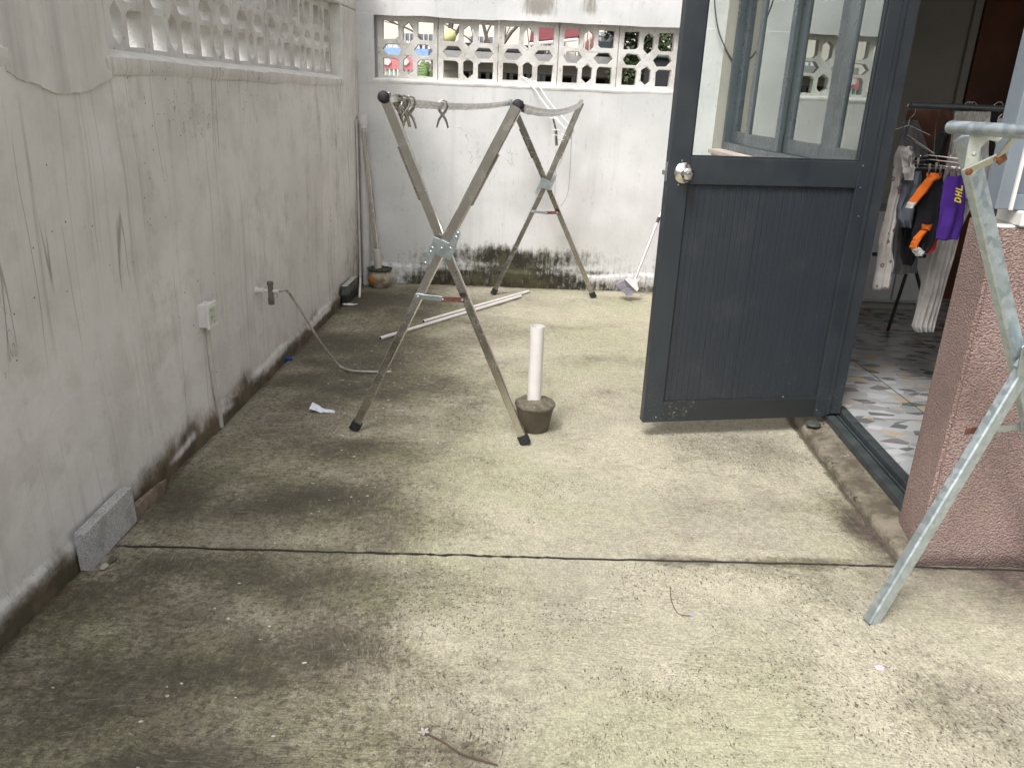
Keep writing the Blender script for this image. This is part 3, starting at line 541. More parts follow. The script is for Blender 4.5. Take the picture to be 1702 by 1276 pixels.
# ------------------------------------------------------------------ house: walls, parapet, window, door
hs_ = thing('house', 'pink stucco house corner with charcoal door standing open on the right', 'house', (3.2, 3.0, 0))
XW = 2.965
mb = MB()
TP = [(XW, 3.476), (3.006, 3.476), (3.2, 3.95), (3.2, 6.13), (XW, 6.13)]
for z0, z1, pl_ in ((-.06, 1.115, TP), (2.5, 3.3, TP), (1.115, 2.5, [(XW, 3.476), (3.006, 3.476), (3.062, 3.615), (XW, 3.615)])): mb.prism(pl_, (0, 0, z0), (1, 0, 0), (0, 1, 0), z1-z0)
mb.box((2.87, 2.27, 2.26), (3.2, 3.475, 3.3)); mb.box((3.2, 2.27, 2.45), (6.6, 2.49, 3.3))
mb.build('wall', plain('pale_pink_render', (.55, .46, .43), .85, var=.12, sc=4, bump=.5, bsc=40), hs_)
mb = MB().box((2.875, 2.28, 2.62), (6.59, 6.12, 2.70)); mb.box((2.97, 6.14, -.06), (6.6, 6.4, 3.3)) ; mb.build('ceiling', M['room_wall'], hs_)
mb = MB().box((3.4, 5.95, .09), (6.5, 6.1, 2.62)); mb.box((5.9, 2.5, .09), (6.1, 5.95, 2.62));  mb.build('room_wall', M['room_wall'], hs_)
# parapet: prism in plan
def poly_plan(pts, z0, z1, mb, mi=0): return mb.prism(pts, (0, 0, z0), (1, 0, 0), (0, 1, 0), z1-z0, mi=mi)
pp = [(2.806, 2.253), (6.4, 2.262), (6.4, 2.495), (2.856, 2.495)]
# stucco skin with real relief on the two visible faces
def skin(a, b, z0, z1, nm, seed, amp=.0022):
    L = math.hypot(b[0]-a[0], b[1]-a[1]); u = np.arange(0, L+.006, .006 if L < 1 else .009); z = np.arange(z0, z1, .006 if L < 1 else .009); U, Zz = np.meshgrid(u, z, indexing='ij')
    dx, dy = (b[0]-a[0])/L, (b[1]-a[1])/L; nx, ny = dy, -dx
    h_ = 0*U+amp*.5*fbm(U, Zz, 9, seed+5)+.003*fbm(U, Zz, 2, seed+6)
    edge = np.minimum(U, L-U); h_ = h_-.006*(1-sst(0, .02, edge))
    return np.stack([a[0]+dx*U+nx*h_, a[1]+dy*U+ny*h_, Zz], -1)
mb = MB(); poly_plan([(2.814, 2.261), (6.4, 2.27), (6.4, 2.495), (2.862, 2.490)], -.06, 1.118, mb); mb.build('parapet_wall', M['stucco'], hs_)
grid('parapet_face', skin((2.81, 2.256), (3.7, 2.258), -.03, 1.125, 'f', 200), M['stucco'], hs_)
grid('parapet_face', skin((2.858, 2.492), (2.812, 2.256), -.03, 1.122, 'e', 210), M['stucco'], hs_)
mb = MB(); poly_plan([(2.818, 2.275), (6.4, 2.28), (6.4, 2.49), (2.862, 2.485)], 1.118, 1.128, mb); poly_plan([(2.865, 2.245), (6.4, 2.247), (6.4, 2.40), (2.885, 2.40)], 1.1285, 1.17, mb)
mb.build('parapet_sill', M['sill'], hs_, bevel=.006)
# corner window above the parapet
w0 = MB(); w0.box((2.80, 2.275, 1.172), (2.846, 2.345, 2.25)); w0.box((2.846, 2.28, 1.171), (6.0, 2.34, 1.215)); w0.box((3.55, 2.282, 1.216), (3.60, 2.338, 2.25))
cw_ = w0.build('window', M['wframe_light'], hs_, bevel=.003)
MB().box((2.847, 2.305, 1.216), (3.549, 2.312, 2.25)).build('pane', M['grey_pane'], cw_)
MB().box((2.838, 2.268, 1.172), (2.8475, 2.2745, 2.25)).build('sealant_bead', M['pvc'], cw_)
# yard window of the house (seen through the door glass)
XG = 3.06
mb = MB(); mb.box((XG-.03, 6.085, 1.12), (XG+.05, 6.128, 2.5)); mb.box((XG-.03, 3.62, 1.116), (XG+.05, 6.085, 1.165)); mb.box((XG-.03, 3.62, 1.165), (XG+.05, 3.66, 2.5))
win = mb.build('window', M['wframe'], hs_, bevel=.003)
def sash(y0, y1, xo, a=.05, b=.05):
    m2 = MB(); m2.box((XG+xo, y0, 1.166), (XG+xo+.028, y0+a, 2.49)); m2.box((XG+xo, y1-b, 1.166), (XG+xo+.028, y1, 2.49)); m2.box((XG+xo, y0+a, 1.166), (XG+xo+.028, y1-b, 1.245))
    o = m2.build('sash', M['wframe'], win, bevel=.002)
    p = MB().box((XG+xo+.011, y0+a-.002, 1.243), (XG+xo+.016, y1-b+.002, 2.49)).build('pane', M['wglass'], win)
sash(5.60, 6.08, .018, .09, .08); sash(4.93, 5.62, -.015, .07, .08); sash(4.20, 4.93, .018, .155, .10); sash(3.66, 4.15, -.015, .05, .09)
MB().box((2.93, 3.62, 1.085), (3.045, 6.12, 1.114)).build('window_sill', plain('pink_sill', (.50, .40, .36), .8, var=.12, sc=20), hs_, bevel=.004)
ya = np.linspace(4.9, 6.05, 140); za = np.array([.7, 1.2, 1.8, 2.48]); P = np.zeros((4, 140, 3))
for i, z in enumerate(za): P[i, :, 0] = 3.17+.022*np.sin(ya*44)+.01*np.sin(ya*17+z); P[i, :, 1] = ya; P[i, :, 2] = z
cur = grid('curtain', P, plain('cream_curtain', (.70, .68, .50), .9, var=.05), None, solid=.004); tag(cur, 'cream pleated curtain behind the far window pane', 'curtain')
# tile floor, step, threshold
def thx(y): return 2.895+.065*(y-2.585)
mb = MB(); poly_plan([(thx(2.49)+.09, 2.49), (6.0, 2.49), (6.0, 5.95), (3.22, 5.95), (3.22, 3.93), (3.05, 3.52), (thx(3.5)+.09, 3.5)], -.05, .088, mb)
tag(mb.build('tile_floor', M['tile']), 'room floor of broken marble pattern tiles', None, None, 'structure')
def cxx(y): return 2.772+.055*(y-2.344) if y < 3.5 else 2.84
yy = np.arange(2.262, 6.12, .008); prof = [(-.004, -.02), (.0, .010), (.003, .024), (.012, .031), (.03, .035), (.05, .038), (.08, .044), (.11, .046), (.20, .052)]
P = np.zeros((len(prof), len(yy), 3)); jit = .007*fbm(yy, yy*0, 3, 300)+.005*fbm(yy, yy*0, 26, 301)
for i, (x, z) in enumerate(prof):
    P[i, :, 0] = [cxx(a)+x for a in yy]; P[i, :, 0] += jit*(1 if i < 4 else 0); P[i, :, 1] = yy; P[i, :, 2] = z+(.0022*fbm(yy, yy*0+i*.7, 5, 303)+.0010*fbm(yy, yy*0+i, 40, 305) if i > 0 else 0); P[i, :, 2] = np.where(yy < 2.30, -.01+(P[i, :, 2]+.01)*np.clip((yy-2.262)/.04, 0, 1)**.5, P[i, :, 2])
tag(grid('step', P[::-1], M['step']), 'crumbling mortar step along the foot of the house', None, None, 'structure')
mb = MB()
def thp(a, b, z0, z1): mb.hexa([(thx(2.47)+a, 2.47, z0), (thx(2.47)+b, 2.47, z0), (thx(3.47)+b, 3.47, z0), (thx(3.47)+a, 3.47, z0), (thx(2.47)+a, 2.47, z1), (thx(2.47)+b, 2.47, z1), (thx(3.47)+b, 3.47, z1), (thx(3.47)+a, 3.47, z1)])
thp(0, .040, .0, .078); thp(.040, .048, .0, .066); thp(.048, .056, .0, .080); thp(.056, .062, .0, .066); thp(.062, .105, .0, .100)
mb.build('threshold', plain('dull_slate_sill', (.050, .060, .062), .38, var=.3, sc=12), hs_, bevel=.0015)
# door leaf: local frame u along the leaf from free edge to hinge
DL = Vector((2.053, 3.233, 0)); DR = Vector((2.927, 3.377, 0)); DU = (DR-DL).normalized(); DN = Vector((-DU.y, DU.x, 0))  # DN points to the back
def dbox(u0, u1, z0, z1, d0, d1, mb, mi=0):
    p = lambda u, d, z: DL+DU*u+DN*d+Vector((0, 0, z))
    return mb.hexa([p(u0, d0, z0), p(u1, d0, z0), p(u1, d1, z0), p(u0, d1, z0), p(u0, d0, z1), p(u1, d0, z1), p(u1, d1, z1), p(u0, d1, z1)], mi)
mb = MB(); dbox(0, .088, .08, 2.10, 0, .042, mb); dbox(.832, .888, .08, 2.10, 0, .042, mb); dbox(.088, .832, 1.116, 1.222, .001, .041, mb); dbox(.088, .832, 2.02, 2.10, .001, .041, mb)
dr_ = mb.build('door', M['door'], hs_, bevel=.0025)
mb = MB(); dbox(.0885, .8315, .08, .172, .002, .040, mb); dbox(.0885, .8315, .172, .176, .005, .036, mb); mb.build('bottom_rail', M['door_scuff'], dr_, bevel=.0015)
mb = MB(); 
u = .0885
while u < .8315:   # grooved infill boards
    u1 = min(u+(.0262, .0262, .0131, .0393)[int(u*1000) % 4], .8315); dbox(u+.0005, u1-.0005, .1765, 1.1155, .0142, .030, mb); u = u1
dbox(.0885, .8315, .1765, 1.1155, .015, .029, mb); mb.build('panel', M['panel'], dr_, bevel=.0008)
mb = MB(); dbox(.089, .831, 1.223, 2.019, .017, .022, mb); mb.build('pane', M['glass'], dr_)
mb = MB(); dbox(.0885, .096, 1.2225, 2.0195, .008, .0165, mb); dbox(.824, .8315, 1.2225, 2.0195, .008, .0165, mb); dbox(.0965, .8235, 1.2225, 1.230, .008, .0165, mb); mb.build('glazing_bead', M['door'], dr_, bevel=.001)
kc = DL+DU*.064+Vector((0, 0, 1.160)); mb = MB()
mb.lathe([(.0, .0), (.040, .0), (.0405, .003), (.036, .007), (.020, .010), (.013, .014), (.012, .024), (.017, .030), (.0255, .036), (.0275, .046), (.026, .054), (.021, .059), (.0125, .0605), (.012, .058), (.0085, .058), (.008, .063), (.0, .0635)], kc-DN*.0005, -DN, 36)
mb.build('knob', M['chrome'], dr_, smooth='auto')
mb = MB()
for uu, z in [(.052, 1.207), (.046, 1.113), (.846, 1.207), (.852, 1.118), (.84, .115), (.06, .105), (.66, .186), (.888-.02, 1.0)]: mb.lathe([(0, 0), (.004, 0), (.0034, .002), (.0, .003)], DL+DU*uu+Vector((0, 0, z))-DN*.0003, -DN, 10)
mb.pieces('screw', M['zinc'], dr_)
mb = MB(); dbox(-.0035, -.0005, 1.125, 1.20, .010, .033, mb); dbox(-.016, -.0035, 1.15, 1.168, .014, .029, mb); mb.build('latch', M['zinc'], dr_, bevel=.0008)
# door frame jamb
mb = MB(); JA = DL+DU*.898
mb.box((2.943, 3.392, .09), (3.005, 3.475, 2.25)); mb.box((2.930, 3.383, .09), (2.952, 3.391, 2.25)); mb.box((2.90, 2.5, 2.12), (3.005, 3.391, 2.25))
mb.build('door_frame', M['door'], hs_, bevel=.002)
mb = MB().lathe([(0, 0), (.03, 0), (.034, .006), (.03, .014), (0, .015)], (2.868, 3.345, .048), seg=20); tag(mb.build('door_stop', plain('grey_disc', (.06, .065, .06), .6), smooth='auto'), 'small grey round disc on the step below the door hinge', 'door stop')
# ------------------------------------------------------------------ drying racks
def plate_poly(flip=1):
    z = [(385, 265), (470, 292), (575, 335), (600, 290), (655, 185), (672, 168), (695, 163), (714, 172), (724, 195), (640, 440), (592, 545), (480, 515), (385, 482), (310, 615), (285, 635), (258, 632), (240, 612), (248, 580), (320, 420)]
    r = [((x-480)*.000318*flip, -(y-410)*.000318) for x, y in z]
    return r if flip < 0 else r[::-1]
def xframe(root, fl, fr, tl, tr, hub, back, mats, front=True, brace=True, z_brace=.635):
    """one crossed pair of legs; back = unit vector along the rack, away from the plate side"""
    fl, fr, tl, tr, hub, back = map(Vector, (fl, fr, tl, tr, hub, back)); ux = (fr-fl).normalized(); out = []
    ws, wu, dd = .038, .0415, .026
    hl = hub+(hub-fl).normalized()*0; sgn = -1
    # legs A (fl -> tr) in front, B (fr -> tl) behind
    for nm, f, tp, off in (('a', fl, tr, -.014), ('b', fr, tl, .014)):
        o = back*off
        mid = f.lerp(hub, .985)
        MB().beam(f+o+(tp-f).normalized()*.03, hub+o-(hub-f).normalized()*.01, ws-.004, dd-.004, back).build('lower_leg', mats[0], root)
        MB().beam(hub+o+(hub-f).normalized()*.0, tp+o, wu, dd, back, e0=.02).build('upper_leg', mats[0], root)
        dr2 = (tp-f).normalized()
        MB().beam(f+o-Vector((0, 0, -.004)), f+o+(hub-f).normalized()*.045, ws+.006, dd+.006, back).build('foot_cap', M['rubber'], root)
        # clothes-arm strip riveted under the outer half of each upper leg
        p0 = hub.lerp(tp, .34)+o; p1 = hub.lerp(tp, .70)+o; side = Vector((0, 0, 1)).cross(back).normalized()*(1 if (tp-hub).dot(Vector((0, 0, 1)).cross(back)) < 0 else 1)
        low = (tp-hub).normalized().cross(back); low = low if low.z < 0 else -low
        MB().beam(p0+low*.024, p1+low*.024, .006, dd*.8, back).build('edge_strip', mats[1], root)
    po = hub-back*.031
    up = Vector((0, 0, 1)); pl = MB(); px_ = ux
    # plate polygon faces away from 'back'
    pl.prism(plate_poly(1), po, px_, up, .003)
    pob = pl.build('hub_plate', M['zinc'], root, bevel=.0015)
    rv = MB()
    for x, y in [(480, 405), (362, 407), (595, 398), (688, 202), (270, 605), (665, 252), (340, 458)]:
        c = po+px_*((x-480)*.000318)+up*(-(y-410)*.000318)
        rv.lathe([(0, 0), (.0065, 0), (.0055, .003), (.003, .0045), (0, .005)], c-back*.0005, -back, 12)
    rv.pieces('rivet', M['zinc'], pob, 'auto'); rv = MB()
    for a, b in [((415, 325), (555, 380)), ((415, 437), (550, 487))]:
        rv.beam(po-back*.001+px_*((a[0]-480)*.000318)+up*(-(a[1]-410)*.000318), po-back*.001+px_*((b[0]-480)*.000318)+up*(-(b[1]-410)*.000318), .004, .004, back)
    rv.pieces('pressed_rib', M['zinc'], pob)
    if brace:
        tA = z_brace/hub.z; a = fl.lerp(hub, tA)-back*.030; b = fr.lerp(hub, tA)-back*.030
        m = a.lerp(b, .56)+Vector((0, 0, -.004))
        MB().beam(a, m, .020, .004, back, e0=.012, e1=.018).build('cross_brace', M['zinc'], root)
        MB().beam(m-back*.005, b-back*.005, .021, .004, back, e0=.005, e1=.008).build('cross_brace', M['oxide'], root, label='rusty half of the cross brace')
        rv = MB()
        for c in (a, m, b): rv.lathe([(0, 0), (.006, 0), (.005, .003), (0, .005)], c-back*.008, -back, 10)
        rv.pieces('brace_rivet', M['zinc'], root)
def srail(root, a, b, sag, mats, scallop=True):
    a, b = Vector(a), Vector(b); n = 60; pts = [a.lerp(b, i/n)-Vector((0, 0, sag*4*(i/n)*(1-i/n))) for i in range(n+1)]
    o = MB().tube(pts, .0115, 12).build('top_rail', mats, root, smooth='auto')
    if scallop:
        mb = MB(); t = (b-a).normalized(); s = t.cross(Vector((0, 0, 1))).normalized()*.0035; m = 260
        top = []; bot = []
        for i in range(m+1):
            f = i/m; p = a.lerp(b, f)-Vector((0, 0, sag*4*f*(1-f))); top.append(p-Vector((0, 0, .006)))
            bot.append(p-Vector((0, 0, .018+.0045*abs(math.sin(f*math.pi*30))+.0025*mnoise.noise((f*90, 1, 2)))))
        for i in range(m):
            A, B, C, D = top[i], top[i+1], bot[i+1], bot[i]
            mb.add([A-s, B-s, C-s, D-s, A+s, B+s, C+s, D+s], [(0, 1, 2, 3), (7, 6, 5, 4), (3, 2, 6, 7)])
        mb.build('hook_strip', mats, root)
    return o
rk = thing('drying_rack', 'stainless drying rack with crossed legs standing open in mid yard', 'drying rack', (1.3, 3.2, 0))
fl, fr, tl, tr = (.773, 3.248, 0), (1.531, 3.124, 0), (.930, 3.221, 1.395), (1.440, 3.138, 1.385); hub = (1.165, 3.186, .837)
axd = (Vector((1.36, 5.9, 0))-Vector(fl)); axd.normalize(); axr = Vector((.195, .981, 0)).normalized()
xframe(rk, fl, fr, tl, tr, hub, axr, (M['steel'], M['steel_dark']))
bfl, bfr, btl, btr = (1.363, 5.894, 0), (2.13, 5.875, 0), (1.447, 5.892, 1.380), (1.940, 5.879, 1.398); bh = (1.722, 5.885, .832)
xframe(rk, bfl, bfr, btl, btr, bh, axr, (M['steel_dark'], M['steel_dark']))
srail(rk, Vector(tl)+Vector((.035, .01, -.003)), Vector(btl)+Vector((-.02, -.015, 0)), .022, M['rail'])
srail(rk, Vector(tr)+Vector((.022, .01, .0)), Vector(btr)+Vector((.0, -.015, .003)), .036, M['rail'])
for p, dr2 in ((tl, Vector(tl)-Vector(fr)), (tr, Vector(tr)-Vector(fl))):
    p = Vector(p); d = dr2.normalized()
    MB().lathe([(0, -.016), (.016, -.014), (.0225, -.004), (.0235, .007), (.021, .017), (.013, .025), (0, .027)], p+d*.004, -axr, 20).build('end_cap', M['rubber'], rk, smooth='auto')
    MB().beam(p+axr*.03+Vector((0, 0, -.02)), p+axr*.03+Vector((.0, 0, .022)), .03, .02, axr).build('rail_bracket', M['zinc'], rk, bevel=.002)
for p in (btl, btr): MB().beam(Vector(p)-axr*.03+Vector((0, 0, -.02)), Vector(p)-axr*.03+Vector((0, 0, .02)), .024, .02, axr).build('rail_bracket', M['zinc'], rk)
# galvanised rack beside the house
r2 = thing('drying_rack', 'galvanised round rail drying rack with rusty hinges in front of the pink parapet', 'drying rack', (2.9, 1.9, 0))
fl, fr, tl, tr, hub = map(Vector, ((2.519, 1.96, 0), (3.27, 2.17, 0), (2.512, 1.975, 1.372), (3.20, 2.10, 1.372), (2.838, 2.050, .795)))
axb = Vector((.30, -.954, 0)).normalized(); GX = (fr-fl).normalized()
def x2(fl, fr, tl, tr, hub, ax):
    for f, tp, off in ((fl, tr, .018), (fr, tl, -.018)):
        o = ax*off
        MB().beam(f+o, hub+o, .043, .030, ax, e1=.02).build('lower_leg', M['galv'], r2)
        MB().beam(hub+o, tp+o, .046, .030, ax, e0=.03).build('upper_leg', M['galv'] if off < 0 else M['galv'], r2)
        MB().beam(f+o-Vector((0, 0, .001)), f+o+(hub-f).normalized()*.014, .041, .028, ax).build('foot_cap', M['rubber'], r2)
    n = ax*.036
    MB().prism([(-.055, -.03), (.06, -.055), (.075, .0), (.085, .055), (-.02, .085), (-.062, .05)], hub+n, GX if ax.dot(Vector((0, -1, 0))) > 0 else GX, Vector((0, 0, 1)), .004).build('hub_plate', M['zinc'], r2, bevel=.0015)
    rv = MB()
    for a, b in [(-.03, .0), (.03, -.025), (.0, .045), (.05, .03)]: rv.lathe([(0, 0), (.009, 0), (.008, .003), (.004, .0045), (0, .005)], hub+n+ax*.004+GX*a+Vector((0, 0, b)), ax, 12)
    rv.pieces('rivet', M['zinc'], r2)
    MB().beam(hub+n+ax*.006+GX*-.045+Vector((0, 0, .035)), hub+n+ax*.006+GX*-.02+Vector((0, 0, .03)), .02, .006, ax).build('rust_patch', M['rust'], r2)
    a = fl.lerp(hub, .72); b = fr.lerp(hub, .72); m_ = a.lerp(b, .5)
    MB().beam(a+ax*-.036, m_+ax*-.036, .02, .004, ax, e1=.01).build('cross_brace', M['oxide'], r2); MB().beam(m_+ax*-.031, b+ax*-.031, .02, .004, ax).build('cross_brace', M['zinc'], r2)
x2(fl, fr, tl, tr, hub, axb)
LEN = 1.35
d2 = axb*LEN; x2(fl+d2, fr+d2, tl+d2, tr+d2, hub+d2, -axb)
for tp in (tl, tr):
    s_ = tp-axb*.03+Vector((-.030, 0, .020)); e_ = tp+d2+axb*.04+Vector((-.030, 0, .020))
    MB().tube([s_-axb*.004, s_, s_.lerp(e_, .5), e_], [.0135, .0155, .0155, .0155], 20).build('top_rail', M['galv'], r2, smooth='auto')
# bracket + folding stay on the visible corner
legdir = (hub-tl).normalized(); cr_ = tl+axb*.035
bp = [(-.026, .014), (.042, .012), (.047, -.004), (.038, -.016), (.018, -.012), (.006, -.03), (.010, -.082), (-.004, -.098), (-.020, -.09)]
mb = MB().prism(bp[::-1], tl+axb*.003-Vector((0, .0, .0))+Vector((0, -.036, .008)), Vector((.93, -.36, 0)), Vector((0, 0, 1)), .004); brk = mb.build('rail_bracket', M['galv_old'], r2, bevel=.0015)
rv = MB()
for a, b in [(.030, .0), (-.006, -.045), (-.004, -.078)]: rv.lathe([(0, 0), (.0065, 0), (.005, .003), (0, .0042)], tl+Vector((0, -.038, .008))+axb*.003+Vector((.93, -.36, 0))*a+Vector((0, 0, b)), Vector((-.2, -1, 0)), 12)
rv.pieces('rivet', M['galv_old'], brk)
Pa = tl.lerp(hub, .175)+axb*-.018+Vector((-.012, -.045, 0)); Pc = at(1691, 214, 1.835); Pb = at(1655, 263, 1.885)
Pa = at(1608, 284, 1.925)
nrm = Vector((.35, -.93, 0)).normalized()
MB().beam(Pa, Pb, .020, .006, nrm, e0=.008, e1=.006).build('folding_stay', M['galv_old'], r2, bevel=.001)
MB().beam(Pb+nrm*.007, Pc+nrm*.007, .020, .006, nrm, e0=.008, e1=.006).build('folding_stay', M['galv_old'], r2, bevel=.001)
MB().beam(Pb+Vector((-.006, 0, -.006))+nrm*.012, Pb+Vector((.01, 0, .008))+nrm*.012, .024, .006, nrm).build('rust_patch', M['rust'], r2, bevel=.002)
for p in (Pa, Pb, Pc):
    MB().lathe([(0, 0), (.0105, 0), (.0095, .005), (.006, .007), (0, .0075)], p+nrm*.003, nrm, 14).build('hinge_pin', M['rust'], r2)
# ------------------------------------------------------------------ clothes pegs on the left rail
def peg_mesh():
    mb = MB()
    for s in (-1, 1):
        for d in (-.006, .006):   # wire-like arms: hooked jaw over the rail, crossing, spread handles
            pts = [(s*.000, d, .020), (s*.016, d, .014), (s*.022, d, -.004), (s*.014, d, -.022), (s*-.001, d, -.040), (s*-.010, d, -.052), (s*-.019, d, -.072), (s*-.024, d, -.092)]
            mb.tube(pts, [.003, .0036, .0045, .0052, .0055, .005, .0042, .0036], 8)
        pts = [(s*.020, 0, -.004), (s*.014, 0, -.022), (0, 0, -.040)]
        mb.beam(pts[0], pts[1], .006, .012, (0, 1, 0)); mb.beam(pts[1], pts[2], .012, .012, (0, 1, 0)); mb.beam((s*-.001, 0, -.040), (s*-.016, 0, -.062), .010, .012, (0, 1, 0)); mb.beam((s*-.0235, 0, -.083), (s*-.0245, 0, -.092), .004, .013, (0, 1, 0))
    return mb
A, B = Vector((.968, 3.231, 1.392)), Vector((1.427, 5.877, 1.38))
pegs = [(.045, .55, 'steel clothes peg nearest the black end cap of the left rail', .95), (.075, .15, 'steel clothes peg second along the left rail', 1), (.285, .05, 'steel clothes peg hanging alone on the middle of the left rail', 1), (.012, .9, 'steel clothes peg half hidden behind the front leg', .9)]
pm_ = None
for f, rz, lb, sc in pegs:
    pt = A.lerp(B, f)-Vector((0, 0, .022*4*f*(1-f)))+Vector((0, 0, -.002))
    if pm_ is None: o = peg_mesh().build('clothes_peg', M['steel_dark'], None, smooth='auto'); pm_ = o; MB().tube([(0, -.009, -.040), (0, .009, -.040)], .005, 10).build('pivot', M['zinc'], o)
    else:
        o = pm_.copy(); COL.objects.link(o)
        for ch in list(pm_.children): c = ch.copy(); COL.objects.link(c); c.parent = o
    o.location = pt; o.rotation_euler = (0, 0, rz); o.scale = (sc*1.12,)*3
    tag(o, lb, 'clothes peg', 'steel clothes pegs on the rack rail')
# ------------------------------------------------------------------ cement weight with pvc post, pot, pipes
root = thing('pole_base', 'white plastic post cast into a grey brown cement bucket shape', 'pole base', (1.575, 3.31, 0))
def wob(r, z, a, j): n_ = mnoise.noise((math.cos(a)*2.2, math.sin(a)*2.2, z*20+j*.3)); return (r*(1+.035*n_*(1 if j > 2 else .6)), z+.006*n_*(1 if z > .11 else 0))
MB().lathe([(0, -.002), (.060, -.002), (.064, .004), (.088, .118)], (1.575, 3.31, 0), seg=48, wob=wob).build('cement_body', M['cement_side'], root, smooth='auto')
MB().lathe([(.0865, .112), (.092, .120), (.091, .131), (.080, .138), (.05, .146), (.03, .150), (0, .151)], (1.575, 3.31, 0), seg=48, wob=wob).build('cement_top', M['cement'], root, smooth=True)
MB().lathe([(0, .13), (.0315, .13), (.0315, .487), (.0285, .487), (.0285, .30), (0, .30)], (1.571, 3.31, 0), axis=(-.008, 0, 1), seg=32).build('post', M['pvc'], root, smooth='auto')
pot = thing('flower_pot', 'cream glazed flower pot with orange flower and scalloped rim in the corner', 'flower pot', (.487, 5.99, 0))
def wp(r, z, a, j): return (r*(1+(.03*math.sin(a*14) if j in (7, 8, 9) else 0)), z+(.004*math.sin(a*14) if j in (8, 9) else 0))
MB().lathe([(0, 0), (.055, 0), (.062, .004), (.064, .010), (.075, .02), (.094, .055), (.096, .085), (.084, .115), (.090, .134), (.097, .145), (.092, .146), (.078, .12), (.07, .10), (0, .10)], (.487, 5.99, 0), seg=56, wob=wp).build('bowl', M['pot'], pot, smooth='auto')
MB().lathe([(0, .09), (.079, .118), (.076, .128), (.04, .140), (.02, .146), (0, .147)], (.487, 5.99, 0), seg=32, wob=lambda r, z, a, j: (r, z+.01*mnoise.noise((math.cos(a)*3, math.sin(a)*3, r*30)))).build('soil', M['soil'], pot, smooth=True)
pole = thing('square_pole', 'dull square metal pole in a white sleeve leaning in the corner pot', 'pole', (.47, 6.0, .14))
a = Vector((.476, 6.0, .13)); b = Vector((.385, 6.02, 1.165)); c = a.lerp(b, .155)
MB().beam(a.lerp(b, .02), b, .034, .034, (0, 1, 0)).build('tube', M['steel'], pole, bevel=.002)
MB().tube([a, c], .027, 20).build('sleeve', M['pvc_old'], pole, smooth='auto')
MB().beam(a.lerp(b, .35)+Vector((.021, 0, 0)), a.lerp(b, .75)+Vector((.02, 0, 0)), .004, .026, (0, 1, 0)).build('strip', M['zinc'], pole)
dp = thing('drain_pipe', 'thick pale downpipe standing in the far left corner', 'pipe', (.36, 6.06, 0))
MB().tube([(.372, 6.055, .0), (.372, 6.055, 1.20)], .030, 24).build('pipe_body', M['pvc_pipe'], dp, smooth='auto')
MB().lathe([(0, 0), (.036, 0), (.036, .06), (.031, .062), (0, .062)], (.372, 6.055, 1.19), seg=24).build('pipe_socket', M['pvc_pipe'], dp, smooth='auto')
MB().box((.318, 6.078, 0), (.335, 6.128, 1.62)).build('trim', M['pvc_old'], dp, bevel=.002)
tp = thing('conduit_pipe', 'thin cream conduit beside the downpipe kicking out at its foot', 'pipe', (.33, 6.0, 0))
MB().tube([(.336, 6.0, 1.22), (.336, 6.0, .14), (.338, 5.985, .10), (.350, 5.90, .06)], .0085, 10).build('pipe_body', M['pvc_old'], tp, smooth='auto')
MB().tube([(.348, 5.93, .075), (.395, 5.60, .012)], .0085, 10).build('pipe_foot', M['pvc'], tp, smooth='auto')
for (a, b, lb) in [((.69, 4.598, .012), (1.571, 5.806, .012), 'white plastic rod lying nearer the camera of the two'), ((.914, 5.009, .012), (1.636, 5.972, .012), 'white plastic rod lying behind, closer to the rear wall')]:
    d = (Vector(b)-Vector(a)).normalized()
    o = MB().tube([a, b], .0115, 14).build('plastic_rod', M['pvc'], None, smooth='auto'); MB().tube([Vector(a)-d*.001, Vector(a)+d*.0005], .0085, 12).build('bore', M['black'], o)
    tag(o, lb, 'plastic rod', 'white plastic rods on the floor')
# ------------------------------------------------------------------ stones along the wall
mb = MB(); rngs = random.Random(4)
def slab(p0, p1, th, h0, mat, lean=0.0, lift=0.0, bev=.003, topmat=None):
    p0 = Vector(p0); p1 = Vector(p1); n = Vector((-(p1-p0).y, (p1-p0).x, 0)).normalized()*th; L_ = Vector((n.x, n.y, 0)).normalized()*lean; z0 = Vector((0, 0, lift)); h_ = Vector((0, 0, h0))
    mb = MB(); v = [p0, p1+z0, p1+n+z0, p0+n]; mb.hexa(v+[q+h_+L_ for q in v])
    if topmat: mb.m[1] = 1
    return mb, [mat]+([topmat] if topmat else [])
mb, mm = slab((.166, 2.10, -.004), (.184, 2.385, -.004), .036, .130, M['granite'], .004, .013)
tag(mb.build('granite_slab', mm, None, bevel=.002), 'grey granite slab on edge against the left wall in the foreground', 'stone slab')
mb, mm = slab((.345, 5.40, 0), (.362, 5.73, 0), .040, .135, M['mossy'], 0, 0, topmat=M['slab_top'])
tag(mb.build('mossy_slab', mm, None, bevel=.003), 'green mossy stone slab with black foot against wall near far corner', 'stone slab')
mb, mm = slab((.172, 2.41, 0), (.190, 2.62, 0), .02, .045, M['brick'])
for i, v in enumerate(mb.v): mb.v[i] = (v[0]+rngs.uniform(-.004, .004), v[1]+rngs.uniform(-.02, .01), v[2]+rngs.uniform(-.008, .01))
tag(mb.build('brick_fragment', mm), 'thin reddish brick fragment against wall behind the granite slab', 'brick')
